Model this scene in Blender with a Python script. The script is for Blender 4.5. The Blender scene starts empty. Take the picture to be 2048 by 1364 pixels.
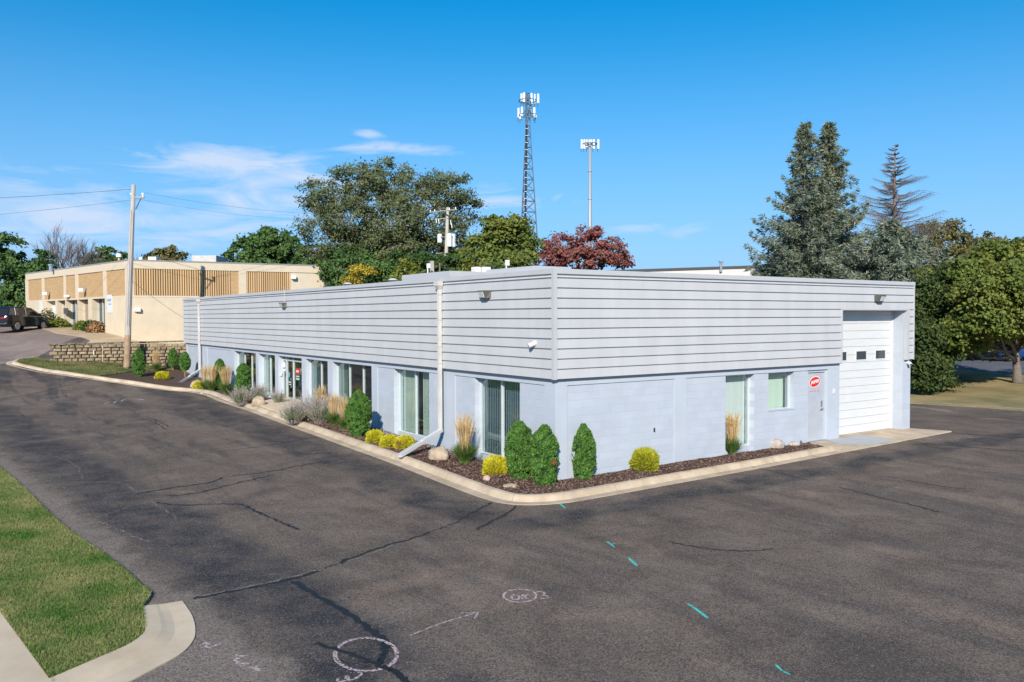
import bpy, bmesh, math, random
import numpy as np
from mathutils import Vector, Matrix
from mathutils.geometry import delaunay_2d_cdt
random.seed(7); rng = np.random.default_rng(7)
S = bpy.context.scene
COL = S.collection
# ------------------------------------------------------------------ camera
FPX, PITCH, ROLL, YAW = 1665.70753, 0.0292276152, -0.00308201122, 0.601351848
CP = np.array([-12.3413058, -16.1739332, 4.0881195])
Fv = np.array([math.sin(YAW)*math.cos(PITCH), math.cos(YAW)*math.cos(PITCH), -math.sin(PITCH)])
R0 = np.array([math.cos(YAW), -math.sin(YAW), 0.0]); U0 = np.cross(R0, Fv)
Rv = R0*math.cos(ROLL)+U0*math.sin(ROLL); Uv = -R0*math.sin(ROLL)+U0*math.cos(ROLL)
cam = bpy.data.cameras.new('camera'); camo = bpy.data.objects.new('camera', cam); COL.objects.link(camo)
M4 = Matrix.Identity(4)
for i in range(3):
    M4[i][0] = Rv[i]; M4[i][1] = Uv[i]; M4[i][2] = -Fv[i]; M4[i][3] = CP[i]
camo.matrix_world = M4
cam.sensor_width = 36; cam.lens = FPX/2048*36; cam.clip_end = 5000; cam.clip_start = 0.1
S.camera = camo
S.render.resolution_x = 1024; S.render.resolution_y = 682
S.view_settings.view_transform = 'Standard'; S.view_settings.look = 'None'
S.view_settings.exposure = 0.5; S.view_settings.gamma = 1
# ------------------------------------------------------------------ sun + sky
SUN = Vector((-0.59, -0.68, 0.465)).normalized()
EL = math.asin(SUN.z)
sl = bpy.data.lights.new('sun', 'SUN'); sl.energy = 4.3; sl.angle = math.radians(0.5); sl.color = (1.0, 0.93, 0.83)
so = bpy.data.objects.new('sun', sl); COL.objects.link(so); so.rotation_euler = SUN.to_track_quat('Z', 'Y').to_euler()
W = bpy.data.worlds.new('World'); S.world = W; W.use_nodes = True
nt = W.node_tree; nt.nodes.clear(); N = nt.nodes.new; L = nt.links.new
wo = N('ShaderNodeOutputWorld'); bg = N('ShaderNodeBackground'); bg.inputs[1].default_value = 0.125
sky = N('ShaderNodeTexSky'); sky.sky_type = 'NISHITA'; sky.sun_disc = False
sky.sun_elevation = EL; sky.sun_rotation = math.atan2(SUN.x, SUN.y)
sky.air_density = 1.0; sky.dust_density = 0.0; sky.ozone_density = 2.0
hs = N('ShaderNodeHueSaturation'); hs.inputs['Saturation'].default_value = 1.52; hs.inputs['Hue'].default_value = .493; hs.inputs['Value'].default_value = 1.05
L(sky.outputs[0], hs.inputs['Color'])
stc = N('ShaderNodeTexCoord'); sva = N('ShaderNodeVectorMath'); sva.operation = 'ADD'; sva.inputs[1].default_value = (0, 0, 0.13)
svn = N('ShaderNodeVectorMath'); svn.operation = 'NORMALIZE'; L(stc.outputs['Generated'], sva.inputs[0]); L(sva.outputs[0], svn.inputs[0]); L(svn.outputs[0], sky.inputs['Vector'])
# thin clouds low over the horizon: noise on the sky direction, stretched sideways
tc = N('ShaderNodeTexCoord'); mp = N('ShaderNodeMapping'); mp.inputs['Scale'].default_value = (1.6, 1.6, 6.5)
mp.inputs['Location'].default_value = (0.35, 0.1, 0.6)
L(tc.outputs['Generated'], mp.inputs[0])
cn = N('ShaderNodeTexNoise'); cn.inputs['Scale'].default_value = 5.5; cn.inputs['Detail'].default_value = 10; cn.inputs['Roughness'].default_value = 0.6
cn.inputs['Distortion'].default_value = 1.1
L(mp.outputs[0], cn.inputs['Vector'])
sx = N('ShaderNodeSeparateXYZ'); L(tc.outputs['Generated'], sx.inputs[0])
def mathn(nt, op, a, b=None, c=None, clamp=False):
    n = nt.nodes.new('ShaderNodeMath'); n.operation = op; n.use_clamp = clamp
    for i, v in enumerate((a, b, c)):
        if v is None: continue
        if isinstance(v, (int, float)): n.inputs[i].default_value = v
        else: nt.links.new(v, n.inputs[i])
    return n.outputs[0]
# cloud banks: each a soft ellipse of sky (azimuth, height) where the noise is allowed to become cloud
az = mathn(nt, 'ARCTAN2', sx.outputs[0], sx.outputs[1])
def _dir(u, v):
    d = Fv+Rv*(u-1024)/FPX-Uv*(v-682)/FPX; d = d/np.linalg.norm(d); return math.atan2(d[0], d[1]), d[2]
cov = None
for u, v, su, sv, amp in ((420, 325, 120, 32, .34), (520, 350, 210, 44, .31), (800, 298, 120, 13, .30), (180, 425, 380, 62, .30), (560, 400, 320, 52, .28), (1000, 395, 130, 24, .24), (1300, 462, 110, 20, .18), (740, 268, 30, 8, .26), (2400, 400, 160, 40, .2), (-600, 420, 400, 60, .28), (-1500, 300, 300, 60, .3)):
    a0, z0 = _dir(u, v); k1, k2 = FPX/su, FPX/sv
    q = mathn(nt, 'ADD', mathn(nt, 'POWER', mathn(nt, 'ABSOLUTE', mathn(nt, 'MULTIPLY_ADD', az, k1, -a0*k1)), 2.0), mathn(nt, 'POWER', mathn(nt, 'ABSOLUTE', mathn(nt, 'MULTIPLY_ADD', sx.outputs[2], k2, -z0*k2)), 2.0))
    b_ = mathn(nt, 'MULTIPLY', mathn(nt, 'EXPONENT', mathn(nt, 'MULTIPLY', q, -1.0)), amp); cov = b_ if cov is None else mathn(nt, 'MAXIMUM', cov, b_)
elev = mathn(nt, 'MULTIPLY_ADD', sx.outputs[2], 40, .8, True)
cl = mathn(nt, 'MULTIPLY', mathn(nt, 'MULTIPLY_ADD', mathn(nt, 'ADD', cn.outputs['Fac'], cov), 3.2, -1.92, True), mathn(nt, 'MULTIPLY', cov, 9.0, None, True))
cl = mathn(nt, 'MULTIPLY', mathn(nt, 'MULTIPLY', cl, elev), 0.80, None, True)
hz = N('ShaderNodeMixRGB'); hz.inputs[2].default_value = (2.2, 3.5, 5.2, 1); L(mathn(nt, 'POWER', mathn(nt, 'MULTIPLY_ADD', mathn(nt, 'ABSOLUTE', sx.outputs[2]), -2.6, 1.0, True), 1.6), hz.inputs[0]); L(hs.outputs[0], hz.inputs[1])
hsout = hz.outputs[0]
mx = N('ShaderNodeMixRGB'); mx.inputs[2].default_value = (4.0, 4.5, 5.5, 1)
L(cl, mx.inputs[0]); L(hsout, mx.inputs[1])
L(mx.outputs[0], bg.inputs[0]); L(bg.outputs[0], wo.inputs[0])

# ------------------------------------------------------------------ helpers: rays
def ray(u, v): return Fv+Rv*(u-1024)/FPX-Uv*(v-682)/FPX
def pt(u, v, d): return CP+ray(u, v)*d
def hit(u, v, ax, val):
    d = ray(u, v); return CP+d*((val-CP[ax])/d[ax])
# terrain: smooth surface through surveyed points
ctl = [(-14, -16, -.13), (-6, -16, -.14), (4, -14, -.12), (14, -12, -.1), (25, -10, -.08), (40, -8, 0), (-12, -6, -.1), (-6, -6, -.13), (0, -5, -.14), (8, -5, -.12),
       (-2, 0, -.14), (2, -1.4, -.13), (9, -1.1, -.08), (17, -.8, -.02), (-2, 5, .0), (-2, 10, .1), (-2, 18, .26), (-2, 25, .33), (2, 8, 0), (2, 20, .3), (2, 30, .5),
       (-10, 4, -.05), (-11, 12, .05), (-10, 20, .12), (-10, 28, .2), (-20, 10, .1), (-20, 25, .4), (-16, -2, -.08), (-25, -10, 0), (10, 10, .1), (10, 30, .7), (15, 36, 1.0),
       (24, 5, .02), (32, 12, .35), (40, 4, .35), (45, 20, .5), (60, 10, .6), (25, 30, .8), (60, -30, .3), (45, 60, 1.6), (80, 60, 1.0), (120, 0, .8), (120, 120, 1.5), (0, 110, 3.4), (60, 130, 2.2),
       (-60, 60, 3.6), (-60, 10, 1.5), (-60, -40, .4), (0, -60, 0), (60, -80, 0), (-40, 120, 4.0), (.1, 34, .55), (.1, 37.4, .8), (-1.2, 33, .5), (20, 50, 1.8), (30, 75, 2.2), (-20, 45, 2.4), (-30, 70, 3.6)]
for u, v, d in [(348.6, 778, 43.5), (266.6, 770.8, 44), (195, 760.5, 44.7), (123, 750, 45.5), (61.5, 741, 46.3), (20, 731, 47), (12, 726, 47.8), (27, 721.5, 49), (53, 718, 49.6),
                (0, 700, 52), (85, 660, 60.5), (-20, 667, 59), (140, 655, 64), (51, 650, 72), (250, 682, 55), (100, 690, 53), (200, 690, 53.4)]:
    ctl.append(tuple(pt(u, v, d)))
ctl = np.array(ctl); cc = 1.5
def _phi(r): return -np.sqrt(r*r+cc*cc)
_A = _phi(np.linalg.norm(ctl[:, None, :2]-ctl[None, :, :2], axis=2))+np.eye(len(ctl))*-0.25
_P = np.c_[np.ones(len(ctl)), ctl[:, :2]/50]
_K = np.block([[_A, _P], [_P.T, np.zeros((3, 3))]])
_W = np.linalg.solve(_K, np.r_[ctl[:, 2], 0, 0, 0])
def Garr(x, y):
    x = np.atleast_1d(np.asarray(x, float)); y = np.atleast_1d(np.asarray(y, float))
    xc = np.clip(x, -70, 130); yc = np.clip(y, -70, 135)
    r = np.sqrt((xc[:, None]-ctl[None, :, 0])**2+(yc[:, None]-ctl[None, :, 1])**2)
    return _phi(r)@_W[:-3]+_W[-3]+xc/50*_W[-2]+yc/50*_W[-1]
def G(x, y): return float(Garr(x, y)[0])
def gpt(u, v, off=0.0, tmax=120):
    """point of the terrain seen through photo pixel u,v"""
    d = ray(u, v); ts = np.arange(4, tmax, 0.5)
    P = CP[None]+d[None]*ts[:, None]; g = P[:, 2]-Garr(P[:, 0], P[:, 1])-off
    k = np.argmax(g < 0)
    if g[k] >= 0: k = len(ts)-1
    a, b = ts[max(k-1, 0)], ts[k]
    for _ in range(18):
        m = (a+b)/2; p = CP+d*m
        if p[2]-G(p[0], p[1])-off < 0: b = m
        else: a = m
    return CP+d*(a+b)/2
# ------------------------------------------------------------------ helpers: materials
def mat(name, col, rough=0.8, metal=0.0, spec=0.3, var=0.0, vscale=3.0, bump=0.0, bscale=20.0, col2=None, detail=5, stretch=(1, 1, 1), island=0.0, emit=None, trans=0.0):
    m = bpy.data.materials.new(name); m.use_nodes = True; nt = m.node_tree; b = nt.nodes['Principled BSDF']
    b.inputs['Roughness'].default_value = rough; b.inputs['Metallic'].default_value = metal; b.inputs['Specular IOR Level'].default_value = spec
    b.inputs['Base Color'].default_value = (*col, 1)
    tc = nt.nodes.new('ShaderNodeTexCoord'); mp = nt.nodes.new('ShaderNodeMapping'); mp.inputs['Scale'].default_value = stretch
    nt.links.new(tc.outputs['Object'], mp.inputs[0])
    out = None
    if var > 0 or col2:
        n = nt.nodes.new('ShaderNodeTexNoise'); n.inputs['Scale'].default_value = vscale; n.inputs['Detail'].default_value = detail; n.inputs['Roughness'].default_value = .6
        nt.links.new(mp.outputs[0], n.inputs['Vector'])
        r = nt.nodes.new('ShaderNodeValToRGB'); r.color_ramp.elements[0].position = .34; r.color_ramp.elements[1].position = .66
        c2 = col2 if col2 else tuple(c*(1+var) for c in col); c1 = col if col2 else tuple(c*(1-var) for c in col)
        r.color_ramp.elements[0].color = (*c1, 1); r.color_ramp.elements[1].color = (*c2, 1)
        nt.links.new(n.outputs['Fac'], r.inputs[0]); out = r.outputs[0]
        nt.links.new(out, b.inputs['Base Color'])
    if island > 0:
        g = nt.nodes.new('ShaderNodeNewGeometry'); mr = nt.nodes.new('ShaderNodeMapRange')
        mr.inputs[3].default_value = 1-island; mr.inputs[4].default_value = 1+island
        nt.links.new(g.outputs['Random Per Island'], mr.inputs[0])
        mm = nt.nodes.new('ShaderNodeVectorMath'); mm.operation = 'SCALE'
        if out: nt.links.new(out, mm.inputs[0])
        else: mm.inputs[0].default_value = col
        nt.links.new(mr.outputs[0], mm.inputs['Scale']); nt.links.new(mm.outputs[0], b.inputs['Base Color'])
    if bump > 0:
        n = nt.nodes.new('ShaderNodeTexNoise'); n.inputs['Scale'].default_value = bscale; n.inputs['Detail'].default_value = 4
        nt.links.new(mp.outputs[0], n.inputs['Vector'])
        bp = nt.nodes.new('ShaderNodeBump'); bp.inputs['Strength'].default_value = 1; bp.inputs['Distance'].default_value = bump
        nt.links.new(n.outputs['Fac'], bp.inputs['Height']); nt.links.new(bp.outputs[0], b.inputs['Normal'])
    if trans > 0:  # thin leaf: part of the light passes through
        t = nt.nodes.new('ShaderNodeBsdfTranslucent'); ms = nt.nodes.new('ShaderNodeMixShader'); ms.inputs[0].default_value = trans
        src = b.inputs['Base Color'].links[0].from_socket if b.inputs['Base Color'].links else None
        if src: nt.links.new(src, t.inputs[0])
        else: t.inputs[0].default_value = (*col, 1)
        nt.links.new(b.outputs[0], ms.inputs[1]); nt.links.new(t.outputs[0], ms.inputs[2])
        nt.links.new(ms.outputs[0], nt.nodes['Material Output'].inputs[0])
    if emit:
        b.inputs['Emission Color'].default_value = (*emit, 1); b.inputs['Emission Strength'].default_value = 1
    return m
def block_mat(name, axis, col):
    """painted concrete block: 0.4 x 0.2 m running bond"""
    m = mat(name, col, rough=0.75, spec=.25); nt = m.node_tree; b = nt.nodes['Principled BSDF']; N = nt.nodes.new; L = nt.links.new
    tc = N('ShaderNodeTexCoord'); sp = N('ShaderNodeSeparateXYZ'); cb = N('ShaderNodeCombineXYZ')
    L(tc.outputs['Object'], sp.inputs[0]); L(sp.outputs[axis], cb.inputs[0])
    L(mathn(nt, 'ADD', sp.outputs[2], -0.17+20), cb.inputs[1])
    br = N('ShaderNodeTexBrick'); br.inputs['Scale'].default_value = 1; br.inputs['Brick Width'].default_value = .4; br.inputs['Row Height'].default_value = .2
    br.inputs['Mortar Size'].default_value = .006; br.inputs['Mortar Smooth'].default_value = .3; br.inputs['Bias'].default_value = 0
    c = np.array(col)
    br.inputs['Color1'].default_value = (*(c*1.0), 1); br.inputs['Color2'].default_value = (*(c*.94), 1); br.inputs['Mortar'].default_value = (*(c*1.13), 1)
    L(cb.outputs[0], br.inputs['Vector'])
    n = N('ShaderNodeTexNoise'); n.inputs['Scale'].default_value = 1.3; n.inputs['Detail'].default_value = 6; L(tc.outputs['Object'], n.inputs['Vector'])
    mm = N('ShaderNodeVectorMath'); mm.operation = 'SCALE'; L(br.outputs['Color'], mm.inputs[0])
    L(mathn(nt, 'MULTIPLY_ADD', n.outputs['Fac'], .22, .89), mm.inputs['Scale'])
    # splash dirt near the ground and faint runs
    L(mm.outputs[0], b.inputs['Base Color'])
    n2 = N('ShaderNodeTexNoise'); n2.inputs['Scale'].default_value = 60; n2.inputs['Detail'].default_value = 3; L(tc.outputs['Object'], n2.inputs['Vector'])
    h = mathn(nt, 'MULTIPLY_ADD', n2.outputs['Fac'], .25, mathn(nt, 'MULTIPLY', br.outputs['Fac'], -1.0))
    bp = N('ShaderNodeBump'); bp.inputs['Distance'].default_value = .006; bp.inputs['Strength'].default_value = .8; L(h, bp.inputs['Height']); L(bp.outputs[0], b.inputs['Normal'])
    return m
def glass_mat(name, tint, refl=.3):
    m = bpy.data.materials.new(name); m.use_nodes = True; nt = m.node_tree; nt.nodes.clear(); N = nt.nodes.new
    o = N('ShaderNodeOutputMaterial'); ms = N('ShaderNodeMixShader'); t = N('ShaderNodeBsdfTransparent'); g = N('ShaderNodeBsdfGlossy')
    t.inputs[0].default_value = (*tint, 1); g.inputs['Roughness'].default_value = .015; g.inputs[0].default_value = (.9, .97, 1, 1)
    fr = N('ShaderNodeLayerWeight'); fr.inputs[0].default_value = .5
    nt.links.new(mathn(nt, 'MULTIPLY_ADD', mathn(nt, 'POWER', fr.outputs['Facing'], 4.0), .5, refl*.6, True), ms.inputs[0]); nt.links.new(t.outputs[0], ms.inputs[1]); nt.links.new(g.outputs[0], ms.inputs[2]); nt.links.new(ms.outputs[0], o.inputs[0])
    return m
# ------------------------------------------------------------------ helpers: meshes
class MB:
    def __init__(s): s.v = []; s.f = []
    def box(s, a, b, M=None):
        x0, y0, z0 = a; x1, y1, z1 = b; n = len(s.v)
        vs = [(x0, y0, z0), (x1, y0, z0), (x1, y1, z0), (x0, y1, z0), (x0, y0, z1), (x1, y0, z1), (x1, y1, z1), (x0, y1, z1)]
        if M is not None: vs = [tuple(M @ Vector(q)) for q in vs]
        s.v += vs; s.f += [(n, n+3, n+2, n+1), (n+4, n+5, n+6, n+7), (n, n+1, n+5, n+4), (n+1, n+2, n+6, n+5), (n+2, n+3, n+7, n+6), (n+3, n, n+4, n+7)]
        return s
    def poly(s, pts):
        n = len(s.v); s.v += [tuple(p) for p in pts]; s.f.append(tuple(range(n, n+len(pts)))); return s
    def loft(s, rings, cap=True, close=True):
        n0 = len(s.v); k = len(rings[0])
        for r in rings: s.v += [tuple(p) for p in r]
        for i in range(len(rings)-1):
            for j in range(k if close else k-1):
                a = n0+i*k+j; b = n0+i*k+(j+1) % k; s.f.append((a, b, b+k, a+k))
        if cap and close:
            s.f.append(tuple(n0+j for j in range(k))[::-1]); s.f.append(tuple(n0+(len(rings)-1)*k+j for j in range(k)))
        return s
    def tube(s, pts, rad, n=8, cap=True):
        pts = [Vector(p) for p in pts]; rads = rad if isinstance(rad, (list, tuple)) else [rad]*len(pts)
        rings = []
        up = None
        for i, p in enumerate(pts):
            d = (pts[min(i+1, len(pts)-1)]-pts[max(i-1, 0)]).normalized()
            if up is None: up = Vector((0, 0, 1)) if abs(d.z) < .9 else Vector((1, 0, 0))
            a = d.cross(up).normalized(); b = d.cross(a); up = -b if False else up
            rings.append([p+(a*math.cos(t)+b*math.sin(t))*rads[i] for t in [2*math.pi*k/n for k in range(n)]])
        return s.loft(rings, cap)
    def cyl(s, p, r, h, n=16, r2=None):
        r2 = r if r2 is None else r2; p = Vector(p)
        return s.loft([[p+Vector((q*math.cos(2*math.pi*k/n), q*math.sin(2*math.pi*k/n), z)) for k in range(n)] for q, z in ((r, 0), (r2, h))])
    def build(s, name, m, parent=None, smooth=False, bevel=0, loc=None):
        me = bpy.data.meshes.new(name); me.from_pydata(s.v, [], s.f); me.update()
        if bevel or smooth:
            bm = bmesh.new(); bm.from_mesh(me)
            if bevel:
                bmesh.ops.bevel(bm, geom=[e for e in bm.edges if len(e.link_faces) == 2 and e.calc_face_angle() > .6], offset=bevel, segments=2, affect='EDGES', clamp_overlap=True)
            bm.to_mesh(me); bm.free()
        bmn = bmesh.new(); bmn.from_mesh(me); bmesh.ops.recalc_face_normals(bmn, faces=bmn.faces); bmn.to_mesh(me); bmn.free()
        return link(name, me, m, parent, smooth)
def build_each(mb, name, m, parent):
    for i in range(0, len(mb.f), 6):
        q = MB(); a = min(min(f) for f in mb.f[i:i+6]); q.v = mb.v[a:a+8]; q.f = [tuple(k-a for k in f) for f in mb.f[i:i+6]]; q.build(name, m, parent)
def link(name, me, m, parent=None, smooth=False):
    if m is not None: me.materials.append(m)
    if smooth: me.polygons.foreach_set('use_smooth', [True]*len(me.polygons))
    o = bpy.data.objects.new(name, me); COL.objects.link(o)
    if parent is not None:
        o.parent = parent; bpy.context.view_layer.update(); o.matrix_parent_inverse = Matrix.Identity(4)
        # geometry is authored in world space: shift it to the parent's frame
        me.transform(parent_world(parent).inverted())
    return o
def parent_world(p):
    M = p.matrix_basis.copy()
    if p.parent: M = parent_world(p.parent) @ M
    return M
def tag(o, label=None, cat=None, group=None, kind=None):
    if label: o['label'] = label
    if cat: o['category'] = cat
    if group: o['group'] = group
    if kind: o['kind'] = kind
    return o
def thing(name, loc, label, cat, group=None, rz=0):
    o = bpy.data.objects.new(name, None); COL.objects.link(o); o.location = Vector([float(c) for c in loc]); o.rotation_euler = (0, 0, rz); o.empty_display_size = .2
    return tag(o, label, cat, group)
def copy_tree(o, parent=None):
    c = o.copy(); COL.objects.link(c)
    if parent: c.parent = parent
    for ch in [q for q in bpy.data.objects if q.parent == o]: copy_tree(ch, c)
    return c
def quads(name, P, A, B, m, parent=None):
    """many separate quads: centre P, half axes A and B (N,3)"""
    n = len(P); V = np.empty((n, 4, 3)); V[:, 0] = P-A; V[:, 1] = P-B; V[:, 2] = P+A; V[:, 3] = P+B
    if parent is not None: V -= np.array(parent_world(parent).translation)
    me = bpy.data.meshes.new(name); me.vertices.add(n*4); me.vertices.foreach_set('co', V.ravel())
    me.loops.add(n*4); me.loops.foreach_set('vertex_index', np.arange(n*4)); me.polygons.add(n)
    me.polygons.foreach_set('loop_start', np.arange(n)*4); me.polygons.foreach_set('loop_total', np.full(n, 4)); me.update(calc_edges=True)
    me.materials.append(m); o = bpy.data.objects.new(name, me); COL.objects.link(o)
    if parent is not None: o.parent = parent
    return o
def unit(v): return v/np.maximum(np.linalg.norm(v, axis=-1, keepdims=True), 1e-9)
def leaves(name, P, size, m, parent, aspect=.55, up=.35, out=None, jitter=.3):
    n = len(P); nrm = rng.normal(size=(n, 3)); nrm = unit(nrm)
    if out is not None: nrm = unit(nrm+out*.8)
    nrm[:, 2] = np.abs(nrm[:, 2])*.7+up; nrm = unit(nrm)
    t = unit(np.cross(nrm, rng.normal(size=(n, 3)))); b = np.cross(nrm, t)
    s = size*(1+jitter*rng.uniform(-1, 1, size=(n, 1)))
    return quads(name, P, t*s*.5, b*s*.5*aspect, m, parent)
# ------------------------------------------------------------------ materials
PAINT = (.45, .488, .545)
M = dict(
    siding=mat('siding_paint', (.50, .498, .50), .55, var=.045, vscale=1.1, stretch=(1.6, 1.6, .35), island=.02, spec=.3),
    cap=mat('cap_metal', (.465, .47, .48), .5, var=.03, vscale=2),
    blockx=block_mat('block_paint_x', 0, PAINT), blocky=block_mat('block_paint_y', 1, PAINT),
    trim=mat('smooth_blue_paint', (.45, .488, .54), .6, var=.04, vscale=1.5),
    dark=mat('dark_void', (.03, .032, .035), .9), inter=mat('interior_wall', (.16, .165, .17), .9),
    alum=mat('aluminium_frame', (.62, .66, .66), .4, metal=.3, var=.04),
    white=mat('white_paint', (.64, .64, .63), .45, var=.03, vscale=2, stretch=(1, 1, 4)),
    pipe=mat('downspout_paint', (.60, .59, .56), .55, col2=(.50, .47, .42), vscale=3, stretch=(2, 2, .6)),
    fixture=mat('bronze_fixture', (.12, .115, .105), .5, metal=.2), lens=mat('fixture_lens', (.62, .62, .58), .25, spec=.6),
    glass=glass_mat('window_glass', (.95, .985, .98), .20), glassd=glass_mat('window_glass_dark', (.72, .80, .77), .24),
    blind=mat('vertical_blind', (.27, .40, .42), .8, island=.08), blindw=mat('white_blind', (.86, .89, .84), .8, island=.04, trans=.25), blindg=mat('pale_green_blind', (.62, .70, .58), .8, island=.04),
    doorp=mat('man_door_paint', (.40, .425, .465), .5, var=.05, vscale=3), chrome=mat('brushed_metal', (.55, .56, .57), .3, metal=.8),
    red=mat('red_sign', (.62, .03, .02), .5), whitesign=mat('white_sign', (.80, .80, .78), .5), redfade=mat('faded_red_lettering', (.55, .22, .24), .7), greymark=mat('pencil_grey_outline', (.36, .38, .44), .8),
    roof=mat('roof_membrane', (.08, .08, .085), .9),
    conc=mat('kerb_concrete', (.39, .30, .205), .9, col2=(.58, .46, .33), vscale=1.6, bump=.004, bscale=45, detail=9),
    conc2=mat('grey_concrete', (.55, .42, .28), .9, col2=(.70, .55, .385), vscale=1.1, bump=.004, bscale=60, detail=9),
    bark=mat('bark', (.13, .105, .085), .95, col2=(.20, .17, .14), vscale=6, bump=.02, bscale=8, stretch=(3, 3, 1)),
    deadbark=mat('dead_branch', (.17, .135, .125), .95, var=.2, vscale=3),
    wood=mat('weathered_pole_wood', (.36, .32, .27), .9, col2=(.48, .44, .39), vscale=3, bump=.006, bscale=20, stretch=(4, 4, .4)),
    steel=mat('galvanised_steel', (.36, .39, .42), .5, metal=.4), steeld=mat('dark_steel', (.12, .14, .17), .6, metal=.3), panel=mat('antenna_white', (.75, .76, .76), .5),
)
def asphalt(name, c1, c2, speck=1.0, bands=True):
    m = mat(name, c1, rough=.95, spec=.08); nt = m.node_tree; b = nt.nodes['Principled BSDF']; N = nt.nodes.new; L = nt.links.new
    tc = N('ShaderNodeTexCoord'); o = tc.outputs['Object']
    def noise(sc, det=5, rough=.6, vec=None, dist=0):
        n = N('ShaderNodeTexNoise'); n.inputs['Scale'].default_value = sc; n.inputs['Detail'].default_value = det; n.inputs['Roughness'].default_value = rough; n.inputs['Distortion'].default_value = dist
        L(vec or o, n.inputs['Vector']); return n.outputs['Fac']
    def ramp(f, a, bb, ca, cb2):
        r = N('ShaderNodeValToRGB'); r.color_ramp.elements[0].position = a; r.color_ramp.elements[1].position = bb
        r.color_ramp.elements[0].color = (*ca, 1); r.color_ramp.elements[1].color = (*cb2, 1); L(f, r.inputs[0]); return r.outputs[0]
    def mix(f, a, bb, mode='MIX'):
        x = N('ShaderNodeMixRGB'); x.blend_type = mode
        for i, q in ((0, f), (1, a), (2, bb)):
            if isinstance(q, (float, int)): x.inputs[i].default_value = q
            elif isinstance(q, tuple): x.inputs[i].default_value = (*q, 1)
            else: L(q, x.inputs[i])
        return x.outputs[0]
    base = ramp(noise(.42, 9, .66, dist=1.2), .36, .66, c1, c2)
    # faded buff patches
    base = mix(mathn(nt, 'MULTIPLY', ramp(noise(.55, 6, .6, dist=.8), .56, .72, (0, 0, 0), (1, 1, 1)), .55), base, tuple(np.array(c2)*np.array((1.5, 1.38, 1.25))))
    # remains of sealcoat: dark blue-black streaks, mostly beside the edges
    st = N('ShaderNodeMapping'); st.inputs['Rotation'].default_value = (0, 0, math.radians(4)); st.inputs['Scale'].default_value = (1.5, .28, 1); L(o, st.inputs[0])
    dk = ramp(noise(.7, 6, .6, st.outputs[0], .5), .47, .60, (0, 0, 0), (1, 1, 1))
    sp = N('ShaderNodeSeparateXYZ'); L(o, sp.inputs[0]); X, Y = sp.outputs[0], sp.outputs[1]
    if bands:
        wob = mathn(nt, 'MULTIPLY_ADD', noise(.35, 5, .6), 2.2, -1.1)
        def band(coord, c0, w):
            return mathn(nt, 'MULTIPLY_ADD', mathn(nt, 'ABSOLUTE', mathn(nt, 'ADD', mathn(nt, 'SUBTRACT', coord, c0), wob)), -1.6/w, 1.9, True)
        lawn = mathn(nt, 'MULTIPLY_ADD', Y, -.09, -8.6)
        bL = band(X, lawn, 1.0)
        bK = mathn(nt, 'MULTIPLY', band(X, -3.1, .75), mathn(nt, 'MULTIPLY_ADD', Y, .8, 2, True))
        bR = mathn(nt, 'MULTIPLY', band(Y, -2.35, .6), mathn(nt, 'MULTIPLY_ADD', X, .8, 2.8, True))
        far = mathn(nt, 'MULTIPLY', mathn(nt, 'MULTIPLY_ADD', Y, .12, -.5, True), mathn(nt, 'MULTIPLY', dk, .9))
        a = mathn(nt, 'MAXIMUM', mathn(nt, 'MAXIMUM', bL, bK), mathn(nt, 'MAXIMUM', bR, far))
        a = mathn(nt, 'MULTIPLY', a, mathn(nt, 'MULTIPLY_ADD', noise(1.1, 6, .65), 2.6, -.55, True))
        a = mathn(nt, 'MAXIMUM', a, mathn(nt, 'MULTIPLY', dk, .35))
        base = mix(mathn(nt, 'MULTIPLY', a, .85), base, (.036, .038, .043))
    if bands:   # binder worn away beside the lawn
        e_ = mathn(nt, 'SUBTRACT', mathn(nt, 'MULTIPLY_ADD', Y, -.1, -9.55), X); e_ = mathn(nt, 'ADD', e_, mathn(nt, 'MULTIPLY_ADD', noise(1.3, 6, .65), 1.6, -.85))
        base = mix(mathn(nt, 'MULTIPLY', mathn(nt, 'MULTIPLY_ADD', e_, 3.2, .3, True), .72), base, (.23, .185, .15))
    # exposed aggregate
    v1 = N('ShaderNodeTexVoronoi'); v1.inputs['Scale'].default_value = 60; L(o, v1.inputs['Vector'])
    sv = N('ShaderNodeSeparateColor'); L(v1.outputs['Color'], sv.inputs[0])
    k = mathn(nt, 'MULTIPLY_ADD', sv.outputs[0], 1.0*speck, 1-.48*speck)
    vm = N('ShaderNodeVectorMath'); vm.operation = 'SCALE'; L(base, vm.inputs[0]); L(k, vm.inputs['Scale'])
    v3 = N('ShaderNodeTexVoronoi'); v3.inputs['Scale'].default_value = 85; L(o, v3.inputs['Vector']); s3 = N('ShaderNodeSeparateColor'); L(v3.outputs['Color'], s3.inputs[0])
    br = mathn(nt, 'GREATER_THAN', s3.outputs[1], .972)
    base = mix(mathn(nt, 'MULTIPLY', br, .8*speck), vm.outputs[0], (.36, .29, .24))
    L(base, b.inputs['Base Color'])
    bp = N('ShaderNodeBump'); bp.inputs['Distance'].default_value = .008; bp.inputs['Strength'].default_value = .7
    L(mathn(nt, 'MULTIPLY_ADD', noise(90, 3), 1.0, mathn(nt, 'MULTIPLY', noise(6, 4), 1.5)), bp.inputs['Height']); L(bp.outputs[0], b.inputs['Normal'])
    return m
M['asphalt'] = asphalt('worn_asphalt', (.122, .093, .074), (.19, .147, .116))
M['asphalt2'] = asphalt('faded_asphalt', (.215, .165, .14), (.28, .215, .185), .5, False)
M['road'] = asphalt('shade_tinted_road', (.11, .11, .125), (.15, .15, .165), .4, False)  # bluish cast of shade is put into this road's colour
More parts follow.
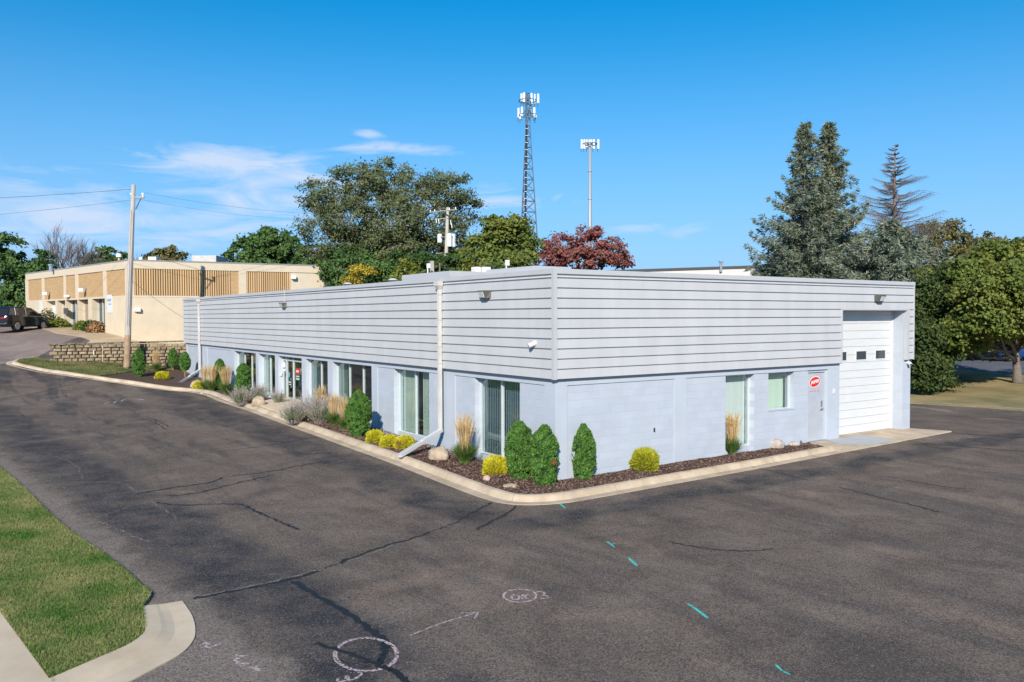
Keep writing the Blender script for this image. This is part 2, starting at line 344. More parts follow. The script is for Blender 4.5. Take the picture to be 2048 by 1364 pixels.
M['lawn'] = mat('lawn_soil_and_thatch', (.05, .075, .022), .95, col2=(.26, .21, .10), vscale=.8, detail=10, bump=.03, bscale=25)
M['lawn2'] = mat('patchy_lawn', (.045, .075, .022), .95, col2=(.20, .17, .09), vscale=.9, detail=10, bump=.03, bscale=14)
M['dry'] = mat('dry_grass', (.40, .29, .13), .95, col2=(.20, .17, .07), vscale=.45, detail=10, bump=.04, bscale=14)
M['tan'] = mat('tan_slope', (.46, .34, .21), .95, var=.15, vscale=1, bump=.03, bscale=10)
M['mulch'] = mat('bark_mulch', (.055, .032, .024), .95, col2=(.15, .09, .066), vscale=16, detail=8, bump=.05, bscale=30)
M['chip'] = mat('bark_chip', (.17, .105, .08), .9, island=.75)
M['earth'] = mat('earth', (.09, .085, .04), .95, col2=(.15, .13, .07), vscale=.2, detail=8)
M['seal'] = mat('crack_sealant', (.018, .018, .019), .6, var=.2, vscale=9)

def worn_paint(name, col, keep=.52):
    m = mat(name, col, .85); nt = m.node_tree; b = nt.nodes['Principled BSDF']; N = nt.nodes.new
    tc = N('ShaderNodeTexCoord'); n = N('ShaderNodeTexNoise'); n.inputs['Scale'].default_value = 28; n.inputs['Detail'].default_value = 6; nt.links.new(tc.outputs['Object'], n.inputs['Vector'])
    x = mathn(nt, 'MULTIPLY_ADD', n.outputs['Fac'], 5, -5*keep+.5, True); nt.links.new(x, b.inputs['Alpha'])
    return m
M['crackl'] = worn_paint('dusty_crack', (.26, .215, .165), .50); M['chalk'] = worn_paint('chalk_paint', (.52, .40, .38), .45); M['teal'] = worn_paint('teal_spray_paint', (.08, .55, .45), .40); M['line'] = worn_paint('white_line_paint', (.6, .6, .58), .44)
# ------------------------------------------------------------------ ground and paving
def grid_obj(name, xs, ys, off, m, keep=None):
    X, Y = np.meshgrid(xs, ys); z = Garr(X.ravel(), Y.ravel())+off
    V = np.c_[X.ravel(), Y.ravel(), z]; nx, ny = len(xs), len(ys)
    F = [(j*nx+i, j*nx+i+1, (j+1)*nx+i+1, (j+1)*nx+i) for j in range(ny-1) for i in range(nx-1) if keep is None or keep((xs[i]+xs[i+1])/2, (ys[j]+ys[j+1])/2)]
    me = bpy.data.meshes.new(name); me.from_pydata(V.tolist(), [], F); me.update()
    o = link(name, me, m, None, True); return tag(o, kind='structure')
def lin(a, b, s): return list(np.arange(a, b+1e-6, s))
far = [-1500, -700, -350, -200, -130, -100]
g = grid_obj('ground', far+lin(-80, 140, 4)+[180, 250, 400, 800, 1500], far+lin(-80, 140, 4)+[180, 250, 400, 800, 1500], -.22, M['earth'])
# the asphalt and the faded driveway meet along a straight seam
SA, SB = gpt(0, 728), gpt(30, 723.5)
def make_lot():
    xs, ys = lin(-45, 30, .75), lin(-45, 62, .75)
    o = grid_obj('parking_lot', xs, ys, 0, M['asphalt'])
    return o
lot = make_lot()
ns = Vector((-(SB-SA)[1], (SB-SA)[0], 0)).normalized(); ns = ns if ns.y > 0 else -ns
def bis(o, co, no, outer=False, inner=False):
    bm = bmesh.new(); bm.from_mesh(o.data)
    bmesh.ops.bisect_plane(bm, geom=bm.verts[:]+bm.edges[:]+bm.faces[:], plane_co=co, plane_no=no, clear_outer=outer, clear_inner=inner)
    bm.to_mesh(o.data); bm.free()
drv = lot.copy(); drv.data = lot.data.copy(); COL.objects.link(drv); drv.name = 'driveway'; drv.data.name = 'driveway'; drv.data.materials.clear(); drv.data.materials.append(M['asphalt2'])
bis(lot, Vector(SA), ns, outer=True); bis(drv, Vector(SA), ns, inner=True)
def sheet(name, poly, zf, m, res=.5, skirt=.25, kind='structure', smooth=True):
    """filled outline following the terrain; zf(x,y) gives height"""
    P = [Vector((p[0], p[1])) for p in poly]; B = []
    for i, p in enumerate(P):
        q = P[(i+1) % len(P)]; n = max(1, int((q-p).length/res))
        B += [p+(q-p)*(k/n) for k in range(n)]
    nb = len(B); xs = [p.x for p in B]; ys = [p.y for p in B]
    def inside(x, y):
        c = False; j = nb-1
        for i in range(nb):
            if (B[i].y > y) != (B[j].y > y) and x < (B[j].x-B[i].x)*(y-B[i].y)/(B[j].y-B[i].y)+B[i].x: c = not c
            j = i
        return c
    I = [Vector((x, y)) for x in np.arange(min(xs), max(xs), res) for y in np.arange(min(ys), max(ys), res) if inside(x, y) and min((b-Vector((x, y))).length_squared for b in B) > (res*.35)**2]
    vs, _, fs, *_ = delaunay_2d_cdt(B+I, [(i, (i+1) % nb) for i in range(nb)], [list(range(nb))], 1, 1e-5)
    mb = MB(); mb.v = [(v.x, v.y, zf(v.x, v.y)) for v in vs]; mb.f = [tuple(f) for f in fs]
    me = bpy.data.meshes.new(name); me.from_pydata(mb.v, [], mb.f); me.update()
    bm = bmesh.new(); bm.from_mesh(me); bmesh.ops.recalc_face_normals(bm, faces=bm.faces)
    if sum(f.normal.z for f in bm.faces) < 0: bmesh.ops.reverse_faces(bm, faces=bm.faces)
    if skirt:
        r = bmesh.ops.extrude_edge_only(bm, edges=[e for e in bm.edges if e.is_boundary])
        for v in [q for q in r['geom'] if isinstance(q, bmesh.types.BMVert)]: v.co.z -= skirt
    bm.to_mesh(me); bm.free()
    o = link(name, me, m, None, False)
    if kind: tag(o, kind=kind)
    return o
def smoothline(P, k=6):
    P = [np.array(p[:2], float) for p in P]; out = []
    for i in range(len(P)-1):
        a = P[max(i-1, 0)]; b = P[i]; c = P[i+1]; d = P[min(i+2, len(P)-1)]
        for j in range(k):
            t = j/k; out.append(.5*((2*b)+(-a+c)*t+(2*a-5*b+4*c-d)*t*t+(-a+3*b-3*c+d)*t**3))
    out.append(P[-1]); return out
def offset(P, w):
    out = []
    for i, p in enumerate(P):
        t = P[min(i+1, len(P)-1)]-P[max(i-1, 0)]; t = t/np.linalg.norm(t); out.append(p+np.array((-t[1], t[0]))*w)
    return out
def sweep(name, P, prof, m, zf=None):
    """profile (offset to the left, height above terrain) swept along P"""
    zf = zf or (lambda x, y: G(x, y)); rings = []
    cols = [offset(P, w) for w, _ in prof]
    for i in range(len(P)):
        z0 = zf(P[i][0], P[i][1]); rings.append([(cols[k][i][0], cols[k][i][1], z0+prof[k][1]) for k in range(len(prof))])
    mb = MB().loft(rings); o = mb.build(name, m); return tag(o, kind='structure')
# main kerb round the building: down the left side (north to south), round the corner, along the right side
island = [gpt(u, v)[:2] for u, v in [(53, 717.5), (27, 721.5), (12, 726), (20, 731), (61.5, 741), (123, 750), (195, 760.5), (266.6, 770.8)]]
left = [(-2.02, y) for y in (27.5, 22, 16, 10, 5, 1.2)]
corner = [(-2.0, .1), (-1.86, -.62), (-1.4, -1.1), (-.7, -1.34), (.2, -1.38)]
right = [(3, -1.32), (6, -1.24), (9, -1.14), (10.25, -1.08)]
OUT = smoothline([tuple(p) for p in island]+left+corner+right, 8)
KP = [(0, -.12), (0, .012), (.30, .002), (.36, .10), (.41, .135), (.52, .142), (.56, .125), (.57, -.12)]
sweep('kerb', OUT, KP, M['conc'])
INN = offset(OUT, .55)
# kerb joints
jm = MB()
acc = 0
for i in range(1, len(OUT)-1):
    acc += np.linalg.norm(OUT[i]-OUT[i-1])
    if acc > 3.0:
        acc = 0; t = OUT[i+1]-OUT[i-1]; t = t/np.linalg.norm(t)*.008; z = G(*OUT[i])
        for a in range(1, 6):
            p, q = KP[a], KP[a+1]; n = np.array((-t[1], t[0]))/.008; A_ = OUT[i]+n*p[0]; B_ = OUT[i]+n*q[0]
            jm.poly([(A_[0]-t[0], A_[1]-t[1], z+p[1]+.004), (A_[0]+t[0], A_[1]+t[1], z+p[1]+.004), (B_[0]+t[0], B_[1]+t[1], z+q[1]+.004), (B_[0]-t[0], B_[1]-t[1], z+q[1]+.004)])
tag(jm.build('kerb_joint', M['crackl']), kind='structure')
# apron before the doors, entry path
def wallz(x, y): return max(.06, G(x, y)+.08)
def apz(x, y):
    t = min(max((y+1.08)/1.2, 0), 1); return (G(x, -1.1)+.03)*(1-t)+.09*t
apr = [(10.25, -1.08), (13, -1.0), (16.9, -.85), (15.95, .13), (15.44, .13), (15.44, .75), (11.78, .75), (11.78, .13), (10.25, .13)]
sheet('apron', apr, lambda x, y: apz(x, y), M['conc'], .6)
tag(MB().poly([(11.9, -.98, apz(11.9, -.98)+.005), (13.3, -.94, apz(13.3, -.94)+.005), (13.0, .1, .096), (11.0, .1, .096), (11.0, -.5, apz(11, -.5)+.006)]).build('apron_patch', mat('apron_patch_concrete', (.40, .40, .40), .9, var=.06)), kind='structure')
pz = lambda x, y: G(-2.0, y)+.15+.04*(x+2)
PA, PB = float(gpt(552, 838)[1]), float(gpt(489, 815)[1]); print('path', PA, PB)
sheet('entry_path', [(-1.46, PA), (-1.46, PB), (.36, 20.5), (.36, 17.65)], pz, M['conc2'], .6)
# mulch bed
INB = [p for p in INN]
def bedz(x, y):
    b = G(x, y) if x < 0 else G(x, -1.2)
    k = min(max((x+1.5)/1.6, 0), 1) if y > .13 else min(max((y+.8)/.95, 0), 1)
    return b+.10+.07*k+.015*math.sin(x*5.1+y*3.3)*math.sin(y*4.7-x*2)
iy = [p for p in INN if p[1] <= 27.6 and p[0] < 11]
south = [tuple(p) for p in iy if p[1] < PA-.05]
if True:
    wallp = [(10.1, .14), (.12, .14), (.14, 17.55)]
    sheet('mulch_bed', south+[(10.1, -.5)]+wallp, bedz, M['mulch'], .4)
north = [tuple(p) for p in INN if p[1] > PB+.05 and p[0] < 0]
ucut = gpt(191, 750, .1)
northb = [p for p in north if p[0] > ucut[0]]
bnd = [gpt(u, v, .12)[:2] for u, v in [(266.6, 743), (300, 741.5), (340, 741)]]
sheet('mulch_bed_rear', [tuple(ucut[:2])]+[tuple(p) for p in bnd]+[(.14, 38.2), (.14, 20.6), (-1.2, 18.5)][:3]+northb[::-1], bedz, M['mulch'], .5)
# retaining-wall line and island lawn
RL, RR = pt(107, 712, 49.0), pt(372, 727.5, 51.6)
rwl = lambda t: RL[:2]+(RR[:2]-RL[:2])*t
def islz(x, y):
    return G(x, y)+.13
isl_in = [tuple(p) for p in INN if p[0] < ucut[0]+.3]
wallline = [tuple(rwl(t)+np.array((0, .3))) for t in (0, .33, .66, 1)]
sheet('island_lawn', isl_in+[tuple(p) for p in bnd]+[(.2, 38.0)]+wallline[::-1], islz, M['lawn2'], .5)
# terrace behind the retaining wall
RWZ = lambda t: 2.49+.08*t   # top of the wall
def terz(x, y):
    t = (x-RL[0])/(RR[0]-RL[0]); g = G(x, y)
    d = y-(RL[1]+(RR[1]-RL[1])*t); k = min(max(d/4, 0), 1)
    return max(g+.02, (RWZ(0)-.02)*(1-k)+(g+.02)*k) if d < 4 else g+.02
n0 = pt(250, 682, 55)
A0, AL, AR = pt(258, 521, 55), pt(51, 548, 71.9), pt(650, 532.5, 62)   # neighbour's corner, left end, right end (tops)
tpoly = [tuple(rwl(0)+np.array((.05, .35))), tuple(rwl(1)+np.array((1.5, .35))), tuple(rwl(1)+np.array((2.0, 9))), tuple(A0[:2]+np.array((.3, .3))), tuple(A0[:2]+(AL[:2]-A0[:2])*.9), tuple((A0[:2]+(AL[:2]-A0[:2])*.85)+np.array((-1.4, -.6))), tuple(gpt(112, 667)[:2]), tuple(gpt(150, 672)[:2]), tuple(gpt(182, 682)[:2]), tuple(gpt(170, 688)[:2])]
sheet('tan_slope', tpoly, terz, M['tan'], 1.0, skirt=.3)
# near lawn, bottom left
le = [gpt(u, v) for u, v in [(0, 936), (49, 978.6), (97.6, 1027), (146.5, 1069.7), (195, 1102), (247, 1141), (283, 1174), (303, 1190), (286, 1216)]]
ki = [gpt(u, v) for u, v in [(286, 1216), (293, 1258), (286.5, 1278), (254, 1301), (195, 1327), (110, 1364), (60, 1384), (0, 1408)]]
ko = [gpt(u, v) for u, v in [(364.6, 1203), (384, 1232.5), (390.6, 1258.5), (387, 1281), (364.6, 1307), (319, 1333), (260, 1364), (200, 1392), (120, 1428)]]
swe = [gpt(u, v) for u, v in [(0, 1229), (97.6, 1364)]]
dsw = (swe[0]-swe[1])[:2]; dsw /= np.linalg.norm(dsw)
swN = swe[0][:2]+dsw*26; swS = swe[1][:2]-dsw*6
lf = (le[0]-le[2])[:2]; lf /= np.linalg.norm(lf); leN = le[0][:2]+lf*22
lawnz = lambda x, y: G(x, y)+.035
LAWN = [tuple(leN)]+[tuple(p[:2]) for p in smoothline(le, 4)]+[tuple(p[:2]) for p in ki[1:6]]+[tuple(swe[1][:2]-dsw*.25), tuple(swe[1][:2]), tuple(swe[0][:2]), tuple(swN)]
lawn = sheet('lawn', LAWN, lawnz, M['lawn'], .5, .15)
nsw = np.array((-dsw[1], dsw[0])); nsw = nsw if nsw[0] < 0 else -nsw
sheet('sidewalk', [tuple(swN), tuple(swe[0][:2]), tuple(swe[1][:2]), tuple(swS), tuple(swS+nsw*1.8), tuple(swN+nsw*1.8)], lambda x, y: G(x, y)+.05, M['conc2'], .8, .2)
# curved kerb return as a strip between its two edges
ks = smoothline(ko, 6); kn = smoothline([ki[0]]+ki[1:], 6)
def resample(P, n):
    P = np.array([p[:2] for p in P]); d = np.r_[0, np.cumsum(np.linalg.norm(np.diff(P, axis=0), axis=1))]; t = np.linspace(0, d[-1], n)
    return np.c_[np.interp(t, d, P[:, 0]), np.interp(t, d, P[:, 1])]
ks, kn = resample(ks, 40), resample(kn, 40); rings = []
for i in range(40):
    a, b = ks[i], kn[i]; z = lambda q: G(q[0], q[1]); m1 = a+(b-a)*.5
    e = b+(b-a)*.02
    rise = .005+.03*min(i/16, 1)
    rings.append([(a[0], a[1], z(a)-.1), (a[0], a[1], z(a)+.015), (*(a+(b-a)*.42), z(m1)+.012), (*(a+(b-a)*.6), z(m1)+.012+rise*.8), (*(a+(b-a)*.7), z(m1)+.02+rise), (e[0], e[1], z(b)+.03+rise), (e[0], e[1], z(b)-.1)])
tag(MB().loft(rings).build('kerb_return', M['conc2']), kind='structure')
# far right: dry verge, second road
vz = lambda x, y: G(x, y)+.05
v1 = [gpt(u, v) for u, v in [(1700, 800), (1830, 808), (1950, 815), (2048, 823), (2200, 838)]]
v2 = [gpt(u, v) for u, v in [(2300, 770), (2048, 752), (1930, 742), (1830, 734), (1700, 725)]]
sheet('verge', [tuple(p[:2]) for p in v1+v2], vz, M['dry'], 1.0)
v3 = [gpt(u, v) for u, v in [(2400, 745), (2048, 716), (1880, 708), (1700, 700)]]
sheet('side_road', [tuple(p[:2]) for p in v2[::-1]][::-1]+[tuple(p[:2]) for p in v3[::-1]], lambda x, y: G(x, y)+.03, M['road'], 1.5)
sweep('gravel_edge', [np.array(p[:2]) for p in v1], [(0, -.1), (0, .03), (.55, .065), (.55, -.1)], mat('gravel_strip', (.30, .26, .21), .95, col2=(.42, .38, .33), vscale=9, bump=.02, bscale=30))
# ------------------------------------------------------------------ marks on the asphalt
def strip(pix, w, off=.005, jit=0.0, sub=4):
    P = smoothline([gpt(u, v)[:2] for u, v in pix], sub); mb = MB(); n = len(P)
    Lf, Rt = [], []
    if jit > .15 and w < .12:
        ph = [random.uniform(0, 6.28) for _ in range(3)]; P = [p+np.array((math.sin(i*1.7+ph[0])+.7*math.sin(i*3.1+ph[1]), math.cos(i*1.3+ph[2])+.7*math.sin(i*2.7+ph[0])))*.022 for i, p in enumerate(P)]
    for i in range(n):
        t = P[min(i+1, n-1)]-P[max(i-1, 0)]; t = t/max(np.linalg.norm(t), 1e-6); k = w*(1+jit*random.uniform(-1, 1))*(.35 if i in (0, n-1) else 1)/2
        s = random.uniform(-1, 1)*w*jit*.5; m_ = np.array((-t[1], t[0]))
        Lf.append(P[i]+m_*(k+s)); Rt.append(P[i]-m_*(k-s))
    mb.v = [(p[0], p[1], G(p[0], p[1])+off) for p in Lf+Rt]; mb.f = [(i, i+1, n+i+1, n+i) for i in range(n-1)]
    return mb
def mark(name, strokes, w, m, off=.005, jit=.0, sub=4):
    mb = MB()
    for s in strokes:
        q = strip(s, w, off, jit, sub); n = len(mb.v); mb.v += q.v; mb.f += [tuple(i+n for i in f) for f in q.f]
    return tag(mb.build(name, m), kind='structure')
def ell(u, v, a, b, n=22, t0=0, t1=360): return [(u+a*math.cos(math.radians(t0+(t1-t0)*k/n)), v+b*math.sin(math.radians(t0+(t1-t0)*k/n))) for k in range(n+1)]
mark('crack_seal', [[(383, 1198), (480, 1180), (575, 1160), (650, 1138), (740, 1102), (830, 1075), (900, 1050), (945, 1025), (985, 1005)]], .07, M['seal'], .005, .5, 10)
mark('dusty_crack', [[(383, 1196), (480, 1177), (575, 1157), (650, 1136)], [(640, 1143), (700, 1122), (800, 1086)], [(860, 1066), (905, 1051)]], .05, M['crackl'], .007, .7, 8)
mark('crack_seal', [[(583, 1162), (640, 1195), (700, 1230), (745, 1262), (768, 1282), (772, 1296), (762, 1318), (757, 1330)]], .10, M['seal'], .006, .22, 8)
mark('crack_seal', [[(630, 1287), (690, 1305), (750, 1328), (775, 1338)], [(775, 1338), (795, 1348), (815, 1366), (850, 1400)]], .08, M['seal'], .009, .25, 8)
mark('crack_seal', [[(952, 1060), (985, 1042), (1010, 1030), (1034, 1012)]], .07, M['seal'], .005, .3, 8)
mark('crack_seal', [[(330, 993), (400, 985), (460, 970), (510, 958), (548, 950)], [(270, 988), (350, 975), (420, 965), (445, 955)], [(460, 953), (540, 943), (620, 928), (690, 918)], [(310, 1005), (360, 1010), (440, 1008), (485, 1010), (510, 1022), (540, 1035), (570, 1048), (602, 1061)]], .06, M['seal'], .005, .55, 8)
mark('dusty_crack', [[(160, 1045), (200, 1033), (240, 1020), (290, 1005), (330, 993)], [(50, 972), (120, 966), (230, 965), (262, 975), (275, 988)], [(195, 870), (240, 890), (290, 912)], [(230, 914), (300, 909), (420, 897)], [(520, 922), (600, 908), (670, 900)]], .05, M['crackl'], .005, .6, 8)
mark('crack_seal', [[(1500, 933), (1550, 944), (1600, 957), (1618, 961)], [(1675, 974), (1720, 985), (1780, 1000), (1840, 1014), (1880, 1025)], [(1805, 960), (1850, 967), (1900, 975), (1933, 978)]], .055, M['seal'], .005, .35, 8)
mark('crack_seal', [[(1335, 1083), (1380, 1092), (1440, 1100), (1500, 1102), (1545, 1098)]], .05, M['seal'], .005, .5, 8)
mark('crack_seal', [[(1800, 879), (1860, 888), (1950, 895), (2100, 908)], [(1895, 865), (1960, 870), (2100, 880)]], .06, M['seal'], .005, .3, 8)
mark('crack_seal', [[(265, 842), (290, 838), (312, 847), (332, 859)], [(300, 836), (322, 846), (338, 853)], [(0, 765), (60, 757), (110, 755)], [(0, 798), (100, 780), (190, 756)]], .05, M['seal'], .005, .4, 6)
mark('dusty_crack', [[(560, 880), (640, 872), (700, 868), (745, 872)], [(130, 880), (200, 872), (290, 868)], [(90, 905), (150, 930), (165, 960)], [(640, 905), (700, 890), (790, 880)], [(1040, 1085), (1075, 1100), (1150, 1104)], [(300, 1003), (345, 1030), (350, 1040)], [(195, 1040), (260, 1070), (300, 1085)]], .035, M['crackl'], .006, .6, 8)
mark('crack_seal', [[(110, 858), (200, 850), (265, 842)], [(420, 905), (520, 893), (600, 880), (668, 872)], [(700, 917), (760, 908), (800, 905)]], .035, M['seal'], .005, .6, 8)
mark('paint_marking', [[(1117, 1006), (1131, 1017)]], .05, M['teal'])
mark('paint_marking', [[(1213, 1083), (1230, 1095)], [(1220, 1089), (1231, 1088)]], .04, M['teal'])
mark('paint_marking', [[(1257, 1116), (1275, 1133)]], .055, M['teal'])
mark('paint_marking', [[(1375, 1207), (1395, 1221), (1416, 1237)]], .05, M['teal'])
mark('paint_marking', [[(1550, 1328), (1562, 1340), (1580, 1350)]], .035, M['teal'])
mark('chalk_marking', [ell(1040, 1192, 33, 13), ell(1031, 1195, 8, 5, 12)[:-1]+[(1039, 1195)], [(1046, 1189), (1044, 1199)], [(1057, 1189), (1045, 1195)], [(1047, 1194), (1058, 1199)]], .038, M['chalk'], .006)
mark('chalk_marking', [[(1072, 1185), (1082, 1184), (1090, 1187), (1084, 1191)], [(1080, 1191), (1093, 1192), (1096, 1196), (1086, 1198), (1078, 1196)]], .034, M['chalk'], .006)
mark('chalk_marking', [[(817, 1273), (880, 1248), (957, 1225)], [(920, 1227), (957, 1225)], [(957, 1225), (949, 1238)]], .032, M['chalk'], .006)
mark('chalk_marking', [ell(732, 1310, 62, 33, 30)], .055, M['chalk'], .0075, .12)
mark('chalk_marking', [[(678, 1356), (676, 1364), (690, 1362), (694, 1353), (698, 1361), (712, 1357), (722, 1350), (716, 1344)]], .04, M['chalk'], .006, .1)
mark('chalk_marking', [[(400, 1290), (415, 1287), (410, 1297), (440, 1288)], [(462, 1315), (485, 1312), (470, 1325), (492, 1330), (480, 1334)], [(498, 1337), (512, 1334), (515, 1342), (503, 1341)]], .05, M['chalk'], .006, .5)
mark('paint_marking', [[(1822, 813), (1860, 817), (1905, 822)]], .09, M['line'])
mark('paint_marking', [[(-20, 727.5), (14, 725.8)]], .12, M['line'])
mark('chalk_marking', [[(208, 808), (218, 805), (232, 803), (226, 807)], [(242, 803), (250, 799), (272, 798), (288, 800), (272, 800)]], .05, M['line'], .006)

# ------------------------------------------------------------------ the blue and grey building
LA, LB, HB, HT = 15.95, 37.6, 2.55, 5.26
BD = thing('commercial_building', (0, 0, 0), 'long low light blue block building with grey lapped siding and a tall white garage door', 'building')
s_ = .13
def B(mb, a, b, c, d, e, f): mb.box((a, c, e), (b, d, f))
# masonry on the left side: x from .13 (piers) / .155 (panels)
w = MB(); zb = -.5
cuts = [('p', .13, .57), ('b', .57, 1.68), ('o', 1.68, 3.92), ('b', 3.92, 4.99), ('p', 4.99, 5.68), ('b', 5.68, 6.6), ('o', 6.6, 9.04), ('b', 9.04, 10.28), ('p', 10.28, 10.74), ('o', 10.74, 14.29),
        ('p', 14.29, 14.77), ('o', 14.77, 17.17), ('p', 17.17, 17.61), ('o', 17.61, 20.57), ('p', 20.57, 21.0), ('o', 21.0, 23.39), ('p', 23.39, 23.79), ('o', 23.79, 27.34), ('p', 27.34, 27.85),
        ('b', 27.85, 32.66), ('p', 32.66, 33.95), ('b', 33.95, 37.2), ('p', 37.2, LB-.02)]
pier = MB()
for k, a, b in cuts:
    if k == 'p': B(pier, .13, .5, a, b, zb, 2.369)
    elif k == 'b': B(w, .155, .495, a+.001, b-.001, zb, 2.368)
    else:
        zs = G(-1, (a+b)/2)+.22 if not (17 < a < 18) else G(-1, 19)+.12
        B(w, .30, .495, a+.001, b-.001, zb, max(zs, .18))
B(pier, .13, .5, .131, LB-.021, 2.37, HB+.02)
w.build('block_wall', M['blocky'], BD); pier.build('pier', M['trim'], BD)
# masonry on the right side
w = MB(); pier = MB()
cr = [('p', .502, .515), ('b', .515, 4.27), ('p', 4.27, 4.71), ('b', 4.71, 6.35), ('o', 6.35, 7.6), ('b', 7.6, 8.25), ('v', 8.25, 9.49), ('b', 9.49, 10.15), ('d', 10.15, 11.17), ('p', 11.17, 11.78)]
B(w, .13, .5, .13, .5, zb, .0)
for k, a, b in cr:
    if k == 'p': B(pier, a, b, .128, .5, zb, 2.369)
    elif k == 'b': B(w, a+.001, b-.001, .155, .495, zb, 2.368)
    elif k == 'o': B(w, a+.001, b-.001, .30, .495, zb, .22)
    elif k == 'v': B(w, a-.002, b+.002, .157, .492, zb, 1.19)
    elif k == 'd': B(w, a+.001, b-.001, .29, .495, zb, .09)
B(pier, .502, 11.78, .128, .5, 2.37, HB+.02)
pier.box((.1285, .1285, zb), (.5, .5015, 2.3695))
w.build('block_wall', M['blockx'], BD); pier.build('pier', M['trim'], BD)
w = MB(); B(w, 15.46, LA, .13, .9, zb, 2.54); B(w, 15.46, LA-.02, .135, .9, 2.54, 4.3); w.build('block_wall', M['blocky'], BD)
w = MB(); B(w, 11.72, 11.78, .5, .9, -.3, 4.3); w.build('garage_jamb', M['trim'], BD)
# hidden walls and back, roof
w = MB(); B(w, LA-.3, LA-.05, .9, LB-.1, zb, 5.1); B(w, .5, LA-.3, LB-.3, LB-.05, zb, 5.1); w.build('rear_wall', M['blocky'], BD)
w = MB(); B(w, 2.6, LA-.4, 2.6, LB-.5, -.4, 4.7); B(w, 11.0, 11.7, .6, 2.5, -.4, 4.7); B(w, .3, 2.7, 12.4, 12.5, 0, 4.7) if False else None; w.build('partition', M['inter'], BD)
w = MB(); B(w, .1, LA-.1, .1, LB-.1, 4.75, 5.0); w.build('roof', M['roof'], BD)
# siding: each board a separate lapped strip with a dark reveal under it
def siding(axis, a, b, z0, z1, first=None, seams=None, m=None):
    """boards along x (axis 0, plane y=0) or y (axis 1, plane x=0)"""
    mb = MB(); k = 0; z = z0
    while z < z1-.04:
        top = min(z+.25, z1); segs = [a]
        sm = (seams or 3.66); off = (k % 2)*sm*.5+.9
        x = a+off
        while x < b-.3: segs.append(x); x += sm
        segs.append(b)
        for i in range(len(segs)-1):
            p, q = segs[i]+.0012, segs[i+1]-.0012
            # profile in (depth inward, z)
            prof = [(.0, z+.004), (.004, z+.0), (.05, z+.0), (.05, top), (.044, top), (.044, top-.033), (.012, top-.034)]
            r = [[((t, d, h) if axis == 0 else (d, t, h)) for d, h in prof] for t in (p, q)]
            mb.loft(r)
        z += .25; k += 1
    return mb
back = MB(); B(back, .06, .45, .0+.06, LB-.06, HB+.02, 5.1); B(back, .46, 11.70, .06, .45, HB+.021, 5.1); B(back, 11.70, 15.49, .06, .45, 4.33, 5.1); B(back, 15.54, LA-.06, .06, .12, HB+.021, 5.1)
back.build('siding_backing', M['cap'], BD)
siding(1, .09, LB-.04, HB, 5.13).build('siding', M['siding'], BD)
sd = siding(0, .09, 11.68, HB, 4.30); q = siding(0, .09, LA-.04, 4.30, 5.13); n = len(sd.v); sd.v += q.v; sd.f += [tuple(i+n for i in f) for f in q.f]
q = siding(0, 15.64, LA-.04, HB, 4.30); n = len(sd.v); sd.v += q.v; sd.f += [tuple(i+n for i in f) for f in q.f]
sd.build('siding', M['siding'], BD)
t = MB(); B(t, -.012, .09, -.012, .09, HB-.012, HT-.01); B(t, -.006, .05, LB-.045, LB+.006, HB-.01, HT-.01); B(t, LA-.045, LA+.006, -.006, .05, HB-.01, HT-.01)
B(t, 11.68, 11.74, -.006, .13, HB-.02, 4.30); B(t, 15.50, 15.64, -.004, .128, HB-.015, 4.30); B(t, 11.74, 15.50, -.006, .13, 4.265, 4.30)
build_each(t, 'corner_trim', M['cap'], BD)
sof = MB(); B(sof, .052, .129, .13, LB-.06, HB-.006, HB+.012); B(sof, .131, 11.66, .052, .127, HB-.006, HB+.012); sof.build('soffit', M['trim'], BD)
cp = MB(); B(cp, -.013, .38, -.013, LB+.02, 5.13, HT); B(cp, .381, LA+.02, -.013, .38, 5.13, HT); B(cp, LA-.35, LA+.018, .381, LB+.018, 5.132, HT-.003); B(cp, .381, LA-.36, LB-.35, LB+.017, 5.131, HT-.002)
cp.build('parapet_cap', M['cap'], BD, bevel=.008)
# low raised curbs on the roof edge
c = pt(900, 541.5, 26.0); e = pt(938, 541.3, 26.8); cb = MB(); cb.box((c[0], c[1], 4.9), (c[0]+2.05, c[1]+3.3, c[2])); cb.build('roof_curb', M['cap'], BD, bevel=.01)
c = pt(1068, 531.3, 21.6); cb = MB(); cb.box((c[0], c[1], 4.9), (c[0]+1.25, c[1]+2.3, c[2])); cb.build('roof_curb', M['cap'], BD, bevel=.01)
c = pt(940, 546, 30); cb = MB(); cb.box((c[0], c[1]-.5, 4.9), (c[0]+2.2, c[1]+2.5, c[2])); cb.build('roof_curb', M['dark'], BD)
for u, v, d in ((952, 539, 34), (972, 539, 34)):
    c = pt(u, v, d); cb = MB(); cb.box((c[0]-.14, c[1]-.14, 4.9), (c[0]+.14, c[1]+.14, c[2]+.1)); cb.build('roof_vent', M['panel'], BD)
for u, v, d in ((695, 566, 34), (786, 558, 30), (830, 556, 29)):
    c = pt(u, v, d); cb = MB().cyl((c[0], c[1], 4.9), .09, c[2]-4.95, 12).cyl((c[0], c[1], c[2]-.05), .2, .07, 14, .1); cb.build('roof_vent', M['cap'], BD, smooth=False)
for u, vt, vb, d in ((857, 527, 536, 28), (1014.5, 520, 531, 24)):
    c = pt(u, vt, d); c2 = pt(u, vb, d); pb = MB(); pb.box((c[0]-.05, c[1]-.04, c2[2]), (c[0]+.05, c[1]+.04, c[2])); pb.tube([(c[0]-.03, c[1], 4.9), (c[0]-.03, c[1], c2[2])], .018, 6); pb.build('disconnect_box', M['panel'], BD)
